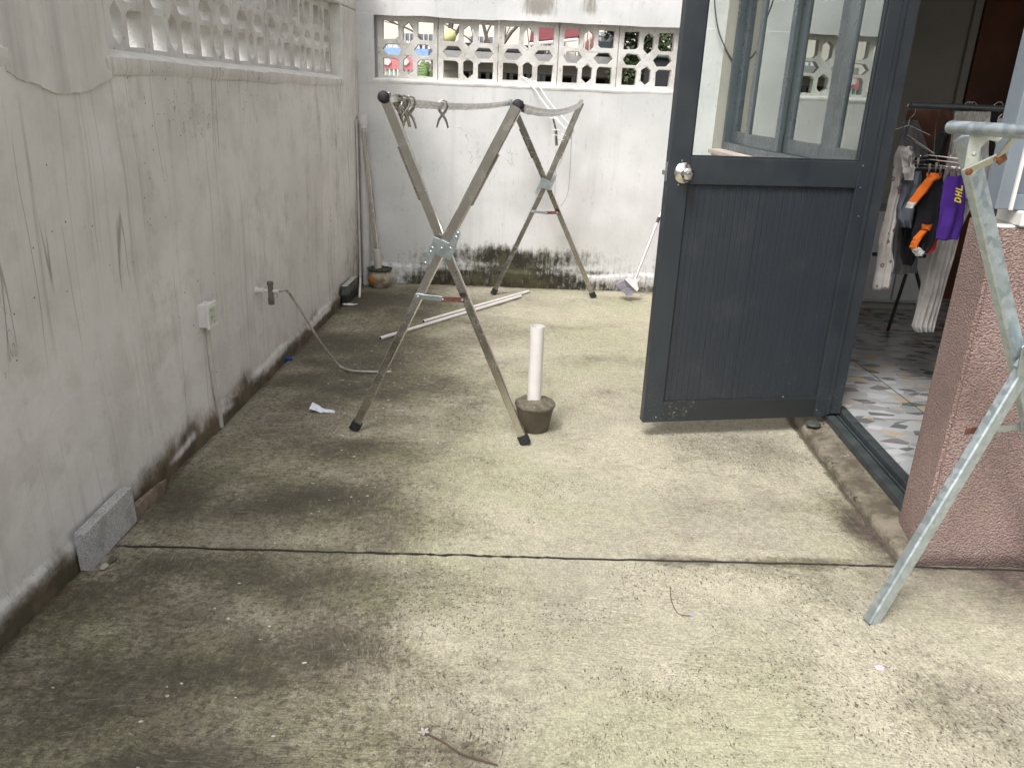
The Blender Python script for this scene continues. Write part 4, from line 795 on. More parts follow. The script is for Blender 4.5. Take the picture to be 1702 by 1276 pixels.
def lump(name, c, r, mat, label, cat, sq=(1, 1, .5), seed=1, group=None):
    bm = bmesh.new(); bmesh.ops.create_icosphere(bm, subdivisions=3, radius=1)
    for v in bm.verts:
        n_ = mnoise.noise(v.co*1.6+Vector((seed*3.1, 0, 0))); k2 = 1+.5*n_; v.co = Vector((v.co.x*sq[0]*r*k2+c[0], v.co.y*sq[1]*r*k2+c[1], max(.0, (v.co.z+.9)*sq[2]*r*k2)+c[2]))
    me = bpy.data.meshes.new(name); bm.to_mesh(me); bm.free(); me.materials.append(mat); o = bpy.data.objects.new(name, me); COL.objects.link(o); tag(o, label, cat, group); return o
lump('pebble', (.198, 2.115, 0), .010, M['slab_top'], 'small pale pebble at the near foot of the granite slab', 'pebble', (1, 1.6, .6), 3)
lump('stone_chip', (.205, 2.16, 0), .012, M['cement'], 'dark stone chip beside the granite slab', 'stone', (1, 2, .5), 5)
lump('plaster_chip', (.36, 5.40, 0), .022, M['sill'], 'white plaster chip below the mossy slab', 'plaster chip', (2.0, .8, .35), 9)
o = MB().tube([(.200, 4.165, .012), (.258, 4.158, .010)], [.014, .010], 12).tube([(.255, 4.158, .009), (.272, 4.155, .008)], .006, 8).build('bottle_cap', M['blue'], None, smooth='auto'); tag(o, 'small blue plastic cap lying by the left wall foot', 'plastic cap')
# crumpled paper
bm = bmesh.new(); bmesh.ops.create_grid(bm, x_segments=14, y_segments=8, size=1)
for v in bm.verts:
    x, y = v.co.x, v.co.y; w = .25+.75*(1-(x+1)/2)
    z = .012*abs(mnoise.noise((x*3, y*3, 1)))+(.030*max(0, -x-.1))*(.6+.6*abs(mnoise.noise((x*5, y*6, 7))))
    v.co = Vector((.59+x*.058+.008*mnoise.noise((y*4, x*4, 0)), 3.44+y*.04*w-x*.012, .003+z))
me = bpy.data.meshes.new('paper_scrap'); bm.to_mesh(me); bm.free(); me.materials.append(M['paper']); o = bpy.data.objects.new('paper_scrap', me); COL.objects.link(o); sm = o.modifiers.new('s', 'SOLIDIFY'); sm.thickness = .001
tag(o, 'crumpled white paper scrap left of the rack foot', 'paper scrap')
def wire(name, pts, r, mat, label, cat, seg=6, sub=6):
    pts = [Vector(p) for p in pts]; out = []
    for i in range(len(pts)-1):
        p0 = pts[max(i-1, 0)]; p1 = pts[i]; p2 = pts[i+1]; p3 = pts[min(i+2, len(pts)-1)]
        for k2 in range(sub):
            t_ = k2/sub; out.append(.5*((2*p1)+(p2-p0)*t_+(2*p0-5*p1+4*p2-p3)*t_*t_+(3*p1-p0-3*p2+p3)*t_**3))
    out.append(pts[-1]); mb = MB().tube(out, r, seg); o = mb.build(name, mat, None, smooth='auto'); return tag(o, label, cat) if label else o
o = wire('dry_stalk', [(1.250, 1.465, .006), (1.29, 1.44, .008), (1.34, 1.405, .006), (1.42, 1.375, .006)], .0022, plain('dry_stem', (.09, .055, .045), .8), 'thin brown flower stalk on the floor at the bottom edge', 'stalk')
for i in range(5): a_ = i*1.3; MB().prism([(0, 0), (.008, .004), (.010, .010), (.002, .008)], (1.246, 1.468, .006), (math.cos(a_), math.sin(a_), .2), (-math.sin(a_), math.cos(a_), .2), .0006).build('petal', plain('dried_petal', (.5, .43, .42), .8), o)
o = wire('dry_stalk', [(1.955, 2.09, .004), (1.945, 2.02, .005), (1.952, 1.955, .004), (1.985, 1.945, .005)], .0013, plain('thin_stem', (.10, .07, .05), .8), 'hair thin curved stalk lying just below the crack', 'stalk')
MB().prism([(0, 0), (.012, .003), (.014, .012), (.003, .010)], (1.985, 1.942, .004), (1, 0, .1), (0, 1, .1), .0006).build('petal', plain('lilac_petal', (.35, .3, .5), .8), o)
for i, (x, y, lb) in enumerate([(2.448, 1.731, 'pale lilac petal on the floor below the galvanised foot')]):
    o = MB().prism([(0, 0), (.016, -.003), (.022, .008), (.012, .016), (-.004, .012)], (x, y, .003), (1, 0, .05), (0, 1, .08), .0008).build('petal', plain('petal', (.6, .5, .6), .8)); tag(o, lb, 'petal')
# ------------------------------------------------------------------ socket, conduit, tap and hose
sw = thing('wall_socket', 'white double wall socket box on the left wall with conduit below', 'wall socket', (.18, 3.18, .5))
wn = Vector((1, -K, 0)).normalized(); wd = Vector((K, 1, 0)).normalized()
def wbox(y0, y1, z0, z1, d0, d1, mb):
    p = lambda y, d, z: Vector((xl(3.18), 3.18, 0))+wd*(y-3.18)+wn*d+Vector((0, 0, z))
    return mb.hexa([p(y0, d0, z0), p(y0, d1, z0), p(y1, d1, z0), p(y1, d0, z0), p(y0, d0, z1), p(y0, d1, z1), p(y1, d1, z1), p(y1, d0, z1)])
mb = MB(); wbox(3.135, 3.215, .478, .572, -.01, .034, mb); mb.build('back_box', M['switch'], sw, bevel=.002)
mb = MB(); wbox(3.130, 3.220, .472, .578, .0345, .046, mb); fp = mb.build('face_plate', M['switch'], sw, bevel=.003)
mb = MB(); wbox(3.142, 3.176, .490, .560, .0462, .048, mb); wbox(3.180, 3.208, .490, .560, .0462, .050, mb); mb.build('rocker', M['switch2'], fp, bevel=.001)
mb = MB()
for y, z in ((3.150, .545), (3.163, .545), (3.150, .515), (3.163, .515), (3.156, .503)): wbox(y, y+.004, z, z+.009, .0483, .0486, mb)
mb.pieces('pin_hole', M['black'], fp)
wire('conduit', [(xl(3.2)+.012, 3.185, .475), (xl(3.2)+.010, 3.19, .36), (xl(3.2)+.012, 3.20, .2), (xl(3.2)+.018, 3.215, .09), (xl(3.2)+.018, 3.222, .0)], .0105, M['pvc_old'], None, None, 10)
o = COL.objects['conduit']; o.parent = sw; o.matrix_parent_inverse = Matrix.Translation(-sw.location)
tpt = thing('garden_tap', 'short grey angle tap on white fitting sticking out of the left wall', 'tap', (.21, 3.81, .48))
c = Vector((xl(3.81), 3.81, .478)); a_ = wn
MB().tube([c-a_*.01, c+a_*.012], .017, 18).tube([c+a_*.012, c+a_*.032], .012, 16).tube([c+a_*.032, c+a_*.040], .015, 6).tube([c+a_*.04, c+a_*.062], .009, 14).build('fitting', M['pipewhite'], tpt, smooth='auto')
c2 = c+a_*.072
MB().lathe([(0, -.068), (.014, -.068), (.0155, -.064), (.0155, -.036), (.013, -.034), (.0135, .028), (.0155, .030), (.0155, .045), (.012, .048), (0, .048)], c2, seg=24).build('valve_body', M['tap'], tpt, smooth='auto')
MB().tube([c2+a_*.010+wd*.0, c2+a_*.036], .007, 12).tube([c2+a_*.03, c2+a_*.042], .010, 6).build('outlet', M['pipewhite'], tpt, smooth='auto')
rr = [c2+a_*(.024+.010*math.cos(k_*math.pi/6))+Vector((0, 0, -.022+.010*math.sin(k_*math.pi/6))) for k_ in range(13)]
MB().tube(rr, .0018, 6).build('ring', M['zinc'], tpt)
s_ = c2+a_*.04
wire('hose', [s_, s_+a_*.035+Vector((0, .01, .004)), at(487, 496, 3.87), at(508, 528, 3.89), at(530, 565, 3.94), Vector((.545, 4.05, .022)), Vector((.62, 4.00, .010)), Vector((.70, 3.99, .010)), Vector((.80, 3.995, .010)), Vector((.835, 4.0, .011))], .0065, M['hose'], 'thin grey braided hose hanging from the tap to the floor', 'hose', 10, 8)
# ------------------------------------------------------------------ broom
br = thing('broom', 'broom with grey bristles and silver handle leaning on rear wall by door', 'broom', (2.40, 5.8, 0))
hd = Vector((2.425, 5.875, .13)); tpn = at(1102, 345, 6.12)
MB().tube([hd, tpn], .010, 12).build('handle', plain('silver_handle', (.55, .53, .53), .35, .5), br, smooth='auto')
dirh = (tpn-hd).normalized(); MB().tube([hd+dirh*.50, hd+dirh*.545], .012, 10).build('hanging_loop', M['rubber'], br)
e1 = Vector((.80, -.2, -.55)).normalized()
hp = [(-.075, -.02), (-.06, .012), (-.012, .028), (-.008, .06), (.012, .06), (.016, .028), (.055, .006), (.06, -.02)]
ax1 = Vector((.72, -.25, -.62)).normalized(); up1 = (dirh-ax1*dirh.dot(ax1)).normalized()
mb = MB().prism(hp, hd-up1*.02+Vector((0, -.018, 0)), ax1, up1, .036); mb.build('head', plain('pale_grey_plastic', (.55, .54, .56), .4), br, bevel=.004)
mb = MB(); rb = random.Random(3)
for i in range(150):
    u_ = rb.uniform(-.072, .058); w_ = rb.uniform(-.012, .014); s0 = hd-up1*.038+ax1*u_+Vector((0, w_-.002, 0)); e0_ = s0-up1*rb.uniform(.062, .075)+ax1*(u_*.22)-ax1*.012+Vector((rb.uniform(-.004, .004), w_*.6-.01, 0)); e0_.z = max(e0_.z, .003)
    mb.tube([s0, e0_], [.0022, .0014], 5)
mb.build('bristles', plain('grey_bristles', (.34, .32, .38), .7, var=.3, sc=120), br)
# ------------------------------------------------------------------ string tied from screen blocks to the rack
rp = thing('rope', 'white nylon cord tied from the pierced blocks to the back leg of the rack', 'rope', (1.7, 6.0, 1.3))
tie = at(944, 220, 5.87); q0 = at(873, 130, 6.19); q1 = at(889, 135, 6.19)
def strand(p, r=.0035, m='rope', nm='strand'):
    o = wire(nm, p, r, M[m], None, None); o.parent = rp; o.matrix_parent_inverse = Matrix.Translation(-rp.location); return o
strand([q0, at(890, 152, 6.10), at(912, 180, 6.0), at(938, 212, 5.86)]); strand([q1, at(900, 150, 6.10), at(920, 178, 5.98), at(950, 210, 5.86)])
strand([at(866, 128, 6.2), at(874, 130, 6.185), at(882, 136, 6.13), at(900, 166, 6.02), at(930, 205, 5.88)], .003)
for k_, (x, y) in enumerate([(947, 216), (941, 226), (935, 232)]):
    c = at(x, y, 5.885); strand([c+Vector((-.035, 0, .012)), c+Vector((-.01, -.025, .004)), c+Vector((.02, -.02, -.008)), c+Vector((.034, .006, -.014)), c+Vector((0, .02, 0)), c+Vector((-.035, 0, .012))], .0035)
strand([at(938, 222, 5.86), at(930, 240, 5.86), at(934, 262, 5.88), at(926, 280, 5.9)], .0025); strand([at(934, 228, 5.85), at(918, 225, 5.86), at(924, 246, 5.86), at(932, 238, 5.86)], .0025)
strand([at(950, 222, 5.87), at(948, 270, 5.9), at(944, 320, 5.92), at(932, 343, 5.93)], .0013, 'wire'); strand([at(924, 250, 5.9), at(923, 300, 5.95), at(922, 335, 5.97)], .0011, 'wire')
hb_ = thing('hanging_brush', 'small grey rod dangling by cord between the wall and the rack leg', 'rod', at(923, 215, 5.95))
o = MB().tube([at(919, 196, 5.95), at(924, 216, 5.95)], .007, 10).tube([at(924, 216, 5.95), at(925, 242, 5.95)], .010, 10).build('rod', M['steel_dark'], hb_, smooth='auto')
MB().tube([at(914, 197, 5.94), at(927, 197, 5.95)], .005, 8).tube([at(918, 216, 5.94), at(930, 217, 5.95)], .005, 8).build('knot', M['rope'], hb_)
wire('cable', [at(1190, -20, 6.10), at(1188, 10, 6.12), at(1197, 60, 6.125), at(1222, 108, 6.12), at(1240, 112, 6.0)], .005, M['wire'], 'dark cable sagging down the rear wall behind the door glass', 'cable', 8)
# ------------------------------------------------------------------ laundry inside the room
RY = 3.85
rl = thing('clothes_rail', 'grey clothes rail stand inside the doorway carrying the laundry', 'clothes rail', (3.5, RY, .09))
a = at(1512, 178, RY); b = at(1690, 179, RY); a.z = b.z = (a.z+b.z)/2
MB().tube([a, b], .014, 14).build('rod', plain('grey_rail', (.13, .145, .15), .4, .3), rl, smooth='auto')
fs = thing('folding_stand', 'dark folding stand whose splayed legs show below the laundry', 'stand', (3.9, 5.0, .09))
tp_ = at(1516, 425, 4.9)
for q in ((1490, 505), (1533, 492)):
    f = at(q[0], q[1], 4.9); f = tp_+(f-tp_)*((.09-tp_.z)/(f.z-tp_.z)); MB().tube([f, tp_], .011, 8).build('leg', M['rubber'], fs)
MB().tube([tp_+Vector((-.25, 0, .0)), tp_+Vector((.25, 0, 0))], .012, 8).build('crossbar', M['rubber'], fs)
MB().tube([Vector((b.x-.02, RY, .09)), Vector((b.x-.02, RY, b.z))], .014, 12).build('post', plain('grey_post', (.13, .145, .15), .4, .3), rl, smooth='auto')
def garment(name, rows, Y, mat, label, cat, nf=3, amp=.012, seed=0, parent=None, th=.004):
    nv = 40; nu = 34; py = [r[0] for r in rows]; P = np.zeros((nu, nv, 3))
    for j in range(nv):
        f = j/(nv-1); y = py[0]+(py[-1]-py[0])*f; xl_ = np.interp(y, py, [r[1] for r in rows]); xr_ = np.interp(y, py, [r[2] for r in rows])
        for i in range(nu):
            u_ = i/(nu-1); p = at(xl_+(xr_-xl_)*u_, y, Y)
            d_ = amp*math.sin(u_*nf*2*math.pi+seed+f*1.3+2.2*mnoise.noise((u_*2.2, f*1.6, seed*2.1)))*(.7+.6*mnoise.noise((u_*3, f, seed+9)))*(.35+.65*f)+amp*.9*mnoise.noise((u_*3+seed, f*4, seed*1.7))
            e_ = .004*mnoise.noise((u_*2, f*9, seed+5))
            P[i, j] = (p.x+e_, p.y+d_+.02*(abs(u_-.5)*2)**2, p.z+e_)
    o = grid(name, P, mat, parent, solid=th)
    if label: tag(o, label, cat)
    return o
garment('towel', [(243, 1499, 1520), (260, 1492, 1522), (315, 1484, 1508), (405, 1464, 1487), (415, 1463, 1486), (440, 1460, 1490), (482, 1452, 1482)], 3.72, M['c_pattern'], 'long white printed cloth hanging nearest the door frame', 'cloth', 2, .012, 1)
garment('grey_garment', [(285, 1514, 1534), (300, 1504, 1536), (330, 1500, 1530), (345, 1494, 1524), (365, 1494, 1522), (378, 1502, 1516)], 3.68, M['c_grey'], 'blue grey garment bunched between printed cloth and orange trousers', 'garment', 2, .02, 2)
garment('black_garment', [(283, 1512, 1556), (320, 1502, 1545), (372, 1503, 1540), (400, 1500, 1530), (425, 1499, 1526), (441, 1503, 1520)], 3.74, M['c_black'], 'black garment hanging lowest behind the grey one', 'garment', 2, .015, 3)
tr_ = garment('trousers', [(292, 1546, 1569), (310, 1534, 1570), (340, 1528, 1570), (372, 1524, 1568), (382, 1520, 1562), (405, 1518, 1552), (422, 1522, 1540)], 3.62, M['c_black'], 'black and orange trousers clipped to the wire sock hanger', 'trousers', 2, .014, 4)
garment('orange_band', [(288, 1545, 1568), (296, 1544, 1567), (301, 1540, 1556), (320, 1526, 1544), (342, 1509, 1524)], 3.595, M['c_orange'], None, None, 1, .006, 5, tr_)
garment('white_cuff', [(337, 1513, 1526), (346, 1509, 1521)], 3.59, M['c_white'], None, None, 1, .003, 6, tr_)
garment('orange_patch', [(374, 1536, 1553), (383, 1536, 1550)], 3.59, M['c_orange'], None, None, 1, .004, 7, tr_)
garment('orange_band', [(384, 1534, 1545), (396, 1522, 1536), (412, 1516, 1527), (417, 1520, 1526)], 3.59, M['c_orange'], None, None, 1, .006, 8, tr_)
garment('white_cuff', [(412, 1519, 1530), (420, 1520, 1540), (426, 1526, 1536)], 3.585, M['c_white'], None, None, 1, .004, 9, tr_)
garment('red_lining', [(376, 1556, 1563), (400, 1546, 1561), (415, 1540, 1556), (421, 1541, 1549)], 3.63, M['c_red'], None, None, 1, .006, 10, tr_)
pu = garment('purple_trousers', [(292, 1577, 1603), (305, 1573, 1606), (340, 1565, 1608), (370, 1563, 1604), (399, 1560, 1596)], 3.50, M['c_purple'], 'small purple garment with yellow lettering beside the pink parapet', 'garment', 2, .010, 11)
garment('dress', [(186, 1592, 1652), (240, 1585, 1650), (300, 1572, 1640), (380, 1556, 1600), (440, 1542, 1584), (500, 1529, 1566), (544, 1518, 1555), (552, 1524, 1552)], 3.80, M['c_white'], 'long white dress hanging lowest beside the pink parapet', 'dress', 5, .018, 12)
garment('striped_shirt', [(186, 1597, 1640), (200, 1588, 1648), (260, 1586, 1646), (330, 1590, 1640)], 3.74, M['c_stripe'], 'pale striped shirt hanging from the rail behind the rack', 'shirt', 4, .014, 13)
garment('brown_shirt', [(183, 1514, 1580), (205, 1508, 1596), (250, 1510, 1592), (300, 1512, 1585)], 4.0, M['c_brown'], 'brown shirt at the back of the clothes rail', 'shirt', 3, .016, 14)
garment('black_strap', [(186, 1652, 1664), (215, 1650, 1658), (260, 1648, 1655)], 3.6, M['c_black'], 'narrow black strap hanging from the rail end', 'strap', 1, .004, 15)
garment('checked_shirt', [(200, 1576, 1590), (230, 1556, 1580), (262, 1546, 1570)], 3.85, plain('dark_check', (.05, .055, .05), .9), 'dark garment slung diagonally between brown and striped shirts', 'garment', 2, .008, 16)
garment('grey_shirt', [(200, 1506, 1530), (240, 1500, 1546), (300, 1496, 1552), (360, 1490, 1545), (420, 1486, 1530), (455, 1484, 1526)], 3.98, cloth('faded_grey_cloth', (.30, .30, .30)), 'faded grey shirt hanging behind the black and orange trousers', 'shirt', 4, .02, 21)
garment('dark_jacket', [(262, 1520, 1560), (300, 1514, 1590), (350, 1512, 1580), (400, 1510, 1560)], 3.92, cloth('navy_cloth', (.03, .035, .05)), 'dark navy jacket behind the purple garment', 'jacket', 3, .02, 22)
garment('white_blouse', [(196, 1640, 1668), (240, 1632, 1664), (300, 1626, 1656), (350, 1622, 1650)], 3.66, M['c_white'], 'white blouse hanging at the right end of the rail', 'blouse', 3, .012, 23)
garment('cream_cloth', [(250, 1500, 1516), (280, 1503, 1524), (300, 1507, 1520)], 3.65, M['c_white'], 'small white cloth pinned above the printed cloth', 'cloth', 2, .01, 24)
# yellow letters, rotated a quarter turn, as on the garment: D H L running upward
def letters():
    T = .006; mb = MB(); base = at(1597, 338, 3.474); ex = (at(1589, 338, 3.474)-base); ex = ex.normalized(); up_ = (at(1601, 305, 3.474)-at(1597, 338, 3.474)).normalized()
    # glyph space: gx runs up the cloth, gy runs to the left
    def g_(poly, ox):
        s = .62
        mb.prism([((ox+x*.022*1.3)*1.0, y*.032) for x, y in poly], base, up_, ex, .0012)
    def G(poly, ox): mb.prism([(ox+x+.25*y, y) for x, y in poly], base, up_, ex, -.0012 if False else .0012)
    h_ = .030; w_ = .020; s = .006
    mb.prism([(x+.3*y, y) for x, y in [(0, 0), (.013, 0), (.020, .007), (.020, .023), (.013, .030), (0, .030)]], base, up_, ex, .0012, [[(x+.3*y, y) for x, y in [(.0055, .006), (.011, .006), (.0145, .010), (.0145, .020), (.011, .024), (.0055, .024)]]])
    o = .026; mb.prism([(o+x+.3*y, y) for x, y in [(0, 0), (.006, 0), (.006, .012), (.014, .012), (.014, 0), (.020, 0), (.020, .030), (.014, .030), (.014, .018), (.006, .018), (.006, .030), (0, .030)]], base, up_, ex, .0012)
    o = .052; mb.prism([(o+x+.3*y, y) for x, y in [(0, 0), (.022, 0), (.022, .006), (.006, .006), (.006, .030), (0, .030)]], base, up_, ex, .0012)
    return mb
lo = letters().build('lettering', M['c_yellow'], pu)
sh = thing('sock_hanger', 'wire clip hanger carrying the black, orange and purple clothes', 'hanger', at(1560, 265, 3.6))
mb = MB(); y_ = 3.6
for dz in (0, 7): mb.tube([at(1506+dz, 262+dz, 3.75), at(1545, 258+dz, 3.6), at(1612, 266+dz, 3.5), at(1612, 280, 3.7), at(1520, 272+dz, 3.85), at(1506+dz, 262+dz, 3.75)], .0028, 6)
for x in (1530, 1555, 1580): mb.tube([at(x, 259, 3.6), at(x+8, 278, 3.8)], .002, 6)
mb.tube([at(1506, 224, 3.6), at(1552, 256, 3.6)], .005, 8)
mb.tube([at(1552, 256, 3.62), at(1556, 200, 3.7), at(1560, 180, RY)], .002, 6)
mb.build('frame', M['chrome'], sh)
for x, yq in [(1512, 258), (1526, 262), (1545, 272), (1556, 270), (1563, 274), (1578, 276), (1590, 278), (1602, 278), (1606, 290), (1518, 256)]:
    m2 = MB(); p = at(x, yq, 3.6); q = at(x-1, yq+18, 3.6); m2.beam(p, q, .007, .004, (0, 1, 0)); m2.beam(p+Vector((.006, 0, 0)), q, .004, .004, (0, 1, 0)); m2.build('clip', M['chrome'], sh)
for i, (x, lb) in enumerate([(1516, 'wire hanger hook nearest the door frame'), (1610, 'wire hanger hook above the striped shirt'), (1617, 'paired wire hanger hook just right of its twin'), (1662, 'hanger hook at the right end of the rail')]):
    c = at(x, 178, RY); R_ = .022; pts = [c+Vector((R_*math.cos(t_), .004*i, R_*math.sin(t_)+.0)) for t_ in np.linspace(-.6, math.pi*1.05, 12)][::-1]; pts += [c+Vector((.018, 0, -.03)), c+Vector((0, 0, -.05)), c+Vector((0, 0, -.08))]
    o = MB().tube(pts, .0022, 6).tube([c+Vector((-.11, 0, -.12)), c+Vector((0, 0, -.08)), c+Vector((.11, 0, -.12))], .003, 6).build('wire_hanger', M['chrome'], None, smooth='auto'); tag(o, lb, 'hanger', 'wire hangers on the rail')
# room furniture
cab = thing('cabinet', 'white low cabinet at the back of the room', 'cabinet', (4.2, 5.6, .09))
MB().box((3.95, 5.45, .15), (4.42, 5.93, .78)).build('body', M['cabinet'], cab, bevel=.004); MB().box((3.97, 5.50, .09), (4.40, 5.93, .149)).build('plinth', M['room_wall'], cab); MB().box((3.965, 5.432, .17), (4.18, 5.449, .76)).box((4.19, 5.432, .17), (4.405, 5.449, .76)).build('door', M['cabinet'], cab, bevel=.002)
dw = thing('inner_door', 'dark red brown wooden door on the far wall of the room', 'door', (4.8, 5.9, .09))
MB().box((4.66, 5.90, .09), (4.98, 5.945, 2.2)).build('leaf', M['wood'], dw, bevel=.003); MB().box((4.985, 5.88, .09), (5.06, 5.948, 2.2)).box((4.60, 5.92, .09), (4.655, 5.948, 2.2)).build('casing', M['room_wall'], dw, bevel=.003)
# ------------------------------------------------------------------ beyond the rear wall
def facing_box(x0, y0, x1, y1, Y, dep, mb, mi=0):
    a = at(x0, y1, Y); b = at(x1, y0, Y); mb.box((min(a.x, b.x), Y, a.z), (max(a.x, b.x), Y+dep, b.z), mi)
m_cream = plain('cream_facade', (.78, .71, .62), .85, var=.08, sc=.6); m_grille = plain('white_bars', (.65, .65, .66), .5); m_dk = plain('dark_opening', (.035, .035, .04), .9); m_win = plain('hazy_window', (.22, .22, .23), .4); m_beige = plain('beige_render', (.40, .37, .31), .9, var=.12, sc=2); m_teal = plain('teal_panel', (.08, .32, .36), .4)
bd = thing('apartment_building', 'cream apartment building with barred windows beyond the rear wall', 'building', (0, 24, 0))
mb = MB(); mb.box((-9, 24, -.1), (7.2, 30, 7)); mb.build('wall', m_cream, bd)
for i, xw in enumerate((-3.2, -1.4, .4, 2.3, 4.2)):
    w_ = MB().box((xw, 23.93, 2.35), (xw+.8, 23.99, 2.95)).build('window', m_win, bd); m2 = MB()
    for k_ in range(7): m2.box((xw+.02+k_*.13, 23.86, 2.25), (xw+.045+k_*.13, 23.92, 2.95))
    m2.box((xw-.08, 23.82, 2.2), (xw+1.2, 23.925, 2.30)); m2.box((xw-.08, 23.85, 2.7), (xw+1.2, 23.925, 2.74)); m2.build('bars', m_grille, w_)
bl_ = thing('blue_canopy', 'blue and white slatted canopy seen through the leftmost pierced block', 'canopy', at(660, 88, 15))
mb = MB(); facing_box(628, 82, 712, 92, 15, .6, mb); mb.build('valance', plain('blue_sheet', (.30, .45, .75), .5), bl_)
mb = MB(); [facing_box(630+i*9, 68, 634+i*9, 82, 15.1, .1, mb) for i in range(10)]; mb.build('slats', m_grille, bl_)
sg = thing('red_signboard', 'red signboard with white flower shapes seen low through the leftmost pierced block', 'sign', at(670, 105, 12))
mb = MB(); facing_box(624, 93, 705, 114, 12, .1, mb); mb.build('board', plain('coral_red', (.66, .22, .24), .5), sg)
for cx_ in (643, 673, 696):
    mb = MB()
    for k_ in range(5):
        aa = k_*1.257; c = at(cx_+4*math.cos(aa), 103+3*math.sin(aa), 11.99); mb.lathe([(0, 0), (.028, 0), (.026, .01), (0, .012)], c, (0, -1, 0), 12)
    mb.build('flower_mark', M['pvc'], sg)
mb = MB(); [facing_box(628+i*7, 114.5, 631+i*7, 135, 12.02, .05, mb) for i in range(11)]; mb.build('green_bars', plain('green_bars', (.30, .48, .40), .5), sg)
ball = MB().lathe([(.12*math.sin(k_*math.pi/16), -.12*math.cos(k_*math.pi/16)) for k_ in range(17)], at(746, 61, 14), seg=28).build('yellow_lantern', plain('pale_yellow_shade', (.72, .68, .30), .6), None, smooth=True); tag(ball, 'round pale yellow lantern hanging beyond the second pierced block', 'lantern'); MB().tube([at(746, 40, 14), at(746, 50, 14)], .01, 6).build('cord', M['wire'], ball)
# banana plant
bp_ = thing('banana_plant', 'broad green leaves behind the leftmost pierced block', 'plant', at(700, 140, 7.4)); mgl = plain('broad_green_leaf', (.13, .20, .06), .45, var=.35, sc=30)
for (x0, y0, x1, y1, w_) in [(686, 150, 712, 104, 10), (696, 152, 722, 118, 8), (704, 150, 703, 100, 7), (680, 150, 700, 122, 6)]:
    a = at(x0, y0, 7.3); b = at(x1, y1, 7.5); mb = MB(); sd_ = (b-a).cross(Vector((0, 1, 0))).normalized(); ww = w_*.0057
    pts = [a.lerp(b, i/10)+Vector((0, -.05*math.sin(i/10*3.1), 0)) for i in range(11)]; wd_ = [ww*max(.02, math.sin(math.pi*(.08+.9*i/10)))**.6 for i in range(11)]
    for i in range(10): mb.add([pts[i]-sd_*wd_[i], pts[i]+Vector((0, .012, 0)), pts[i]+sd_*wd_[i], pts[i+1]-sd_*wd_[i+1], pts[i+1]+Vector((0, .012, 0)), pts[i+1]+sd_*wd_[i+1]], [(0, 1, 4, 3), (1, 2, 5, 4)])
    o = mb.build('leaf', mgl, bp_, smooth=True); sm = o.modifiers.new('s', 'SOLIDIFY'); sm.thickness = .003
MB().tube([at(700, 250, 7.4), at(700, 150, 7.4)], [.03, .02], 8).build('stem', mgl, bp_)
low = thing('shop_row', 'low beige shop row with white framed doors beyond the wall', 'building', (1.5, 10, 0))
mb = MB(); facing_box(728, 97, 1030, 116, 10, 3, mb); facing_box(728, 116, 766, 400, 10.02, 2.9, mb); facing_box(1000, 116, 1030, 400, 10.02, 2.9, mb); mb.build('wall', m_beige, low)
mb = MB(); facing_box(729, 96, 1029, 98.5, 9.7, 3.3, mb); mb.build('roof_slab', plain('concrete_edge', (.35, .34, .33), .9), low)
for x in (776, 803, 830, 858, 884, 912, 940, 968):
    mb = MB(); facing_box(x, 117, x+23, 300, 10.3, .05, mb); f_ = mb.build('door', M['pvc'], low); mb = MB(); facing_box(x+6, 122, x+17, 300, 10.24, .05, mb); mb.build('pane', m_teal if x in (884, 912, 940) else m_dk, f_)
mb = MB(); facing_box(766, 116.5, 1000, 400, 11.2, .1, mb); mb.build('back_panel', m_dk, low)
cr2 = thing('carport', 'dark open carport roof beyond the second and third pierced blocks', 'carport', at(850, 90, 13)); mb = MB(); facing_box(738, 77, 905, 81, 13, 3, mb); mb.build('roof', m_dk, cr2); mb = MB()
for x in (752, 818, 890): facing_box(x, 81, x+4, 200, 13.2, .12, mb)
mb.pieces('post', m_dk, cr2); mb = MB(); facing_box(755, 81.5, 895, 200, 15.9, .1, mb); mb.build('back_screen', plain('dim_screen', (.20, .19, .18), .8), cr2)
aw = thing('red_awning', 'dark red awning beyond the third and fourth pierced blocks', 'awning', at(920, 60, 11)); a0, a1 = at(884, 46, 12.4), at(975, 50, 12.4); b0, b1 = at(880, 74, 11), at(960, 66, 11)
mb = MB(); mb.hexa([b0, b1, a1, a0, b0+Vector((0, 0, .04)), b1+Vector((0, 0, .04)), a1+Vector((0, 0, .04)), a0+Vector((0, 0, .04))]); mb.build('canopy', plain('maroon_canvas', (.16, .03, .035), .8), aw); MB().tube([b0, b1], .02, 8).tube([b0, at(885, 130, 11)], .015, 8).tube([b1, at(958, 130, 11)], .015, 8).build('frame', M['pvc'], aw)
sf = thing('striped_flag', 'red and white striped cloth seen through the fourth pierced block', 'cloth', at(975, 70, 10.5))
for i in range(5):
    mb = MB(); facing_box(966+i*4, 54, 970+i*4-.2, 92, 10.5+.03*(i % 2), .02, mb); mb.build('stripe', plain('red_stripe', (.5, .05, .05), .7) if i % 2 == 0 else M['pvc'], sf)
gb = thing('van', 'dark parked van with grey windscreen beyond the fourth pierced block', 'van', at(1005, 70, 12)); mb = MB(); facing_box(988, 60, 1024, 96, 12.3, 3.5, mb); mb.build('body', plain('van_body', (.05, .055, .06), .35), gb, bevel=.08); mb = MB(); facing_box(992, 54, 1020, 66, 12.5, 3, mb); mb.build('cab', plain('van_glass', (.16, .19, .2), .2), gb, bevel=.06); mb = MB(); facing_box(988, 80, 1024, 84, 12.2, .09, mb); mb.build('bumper', M['wframe_light'], gb)
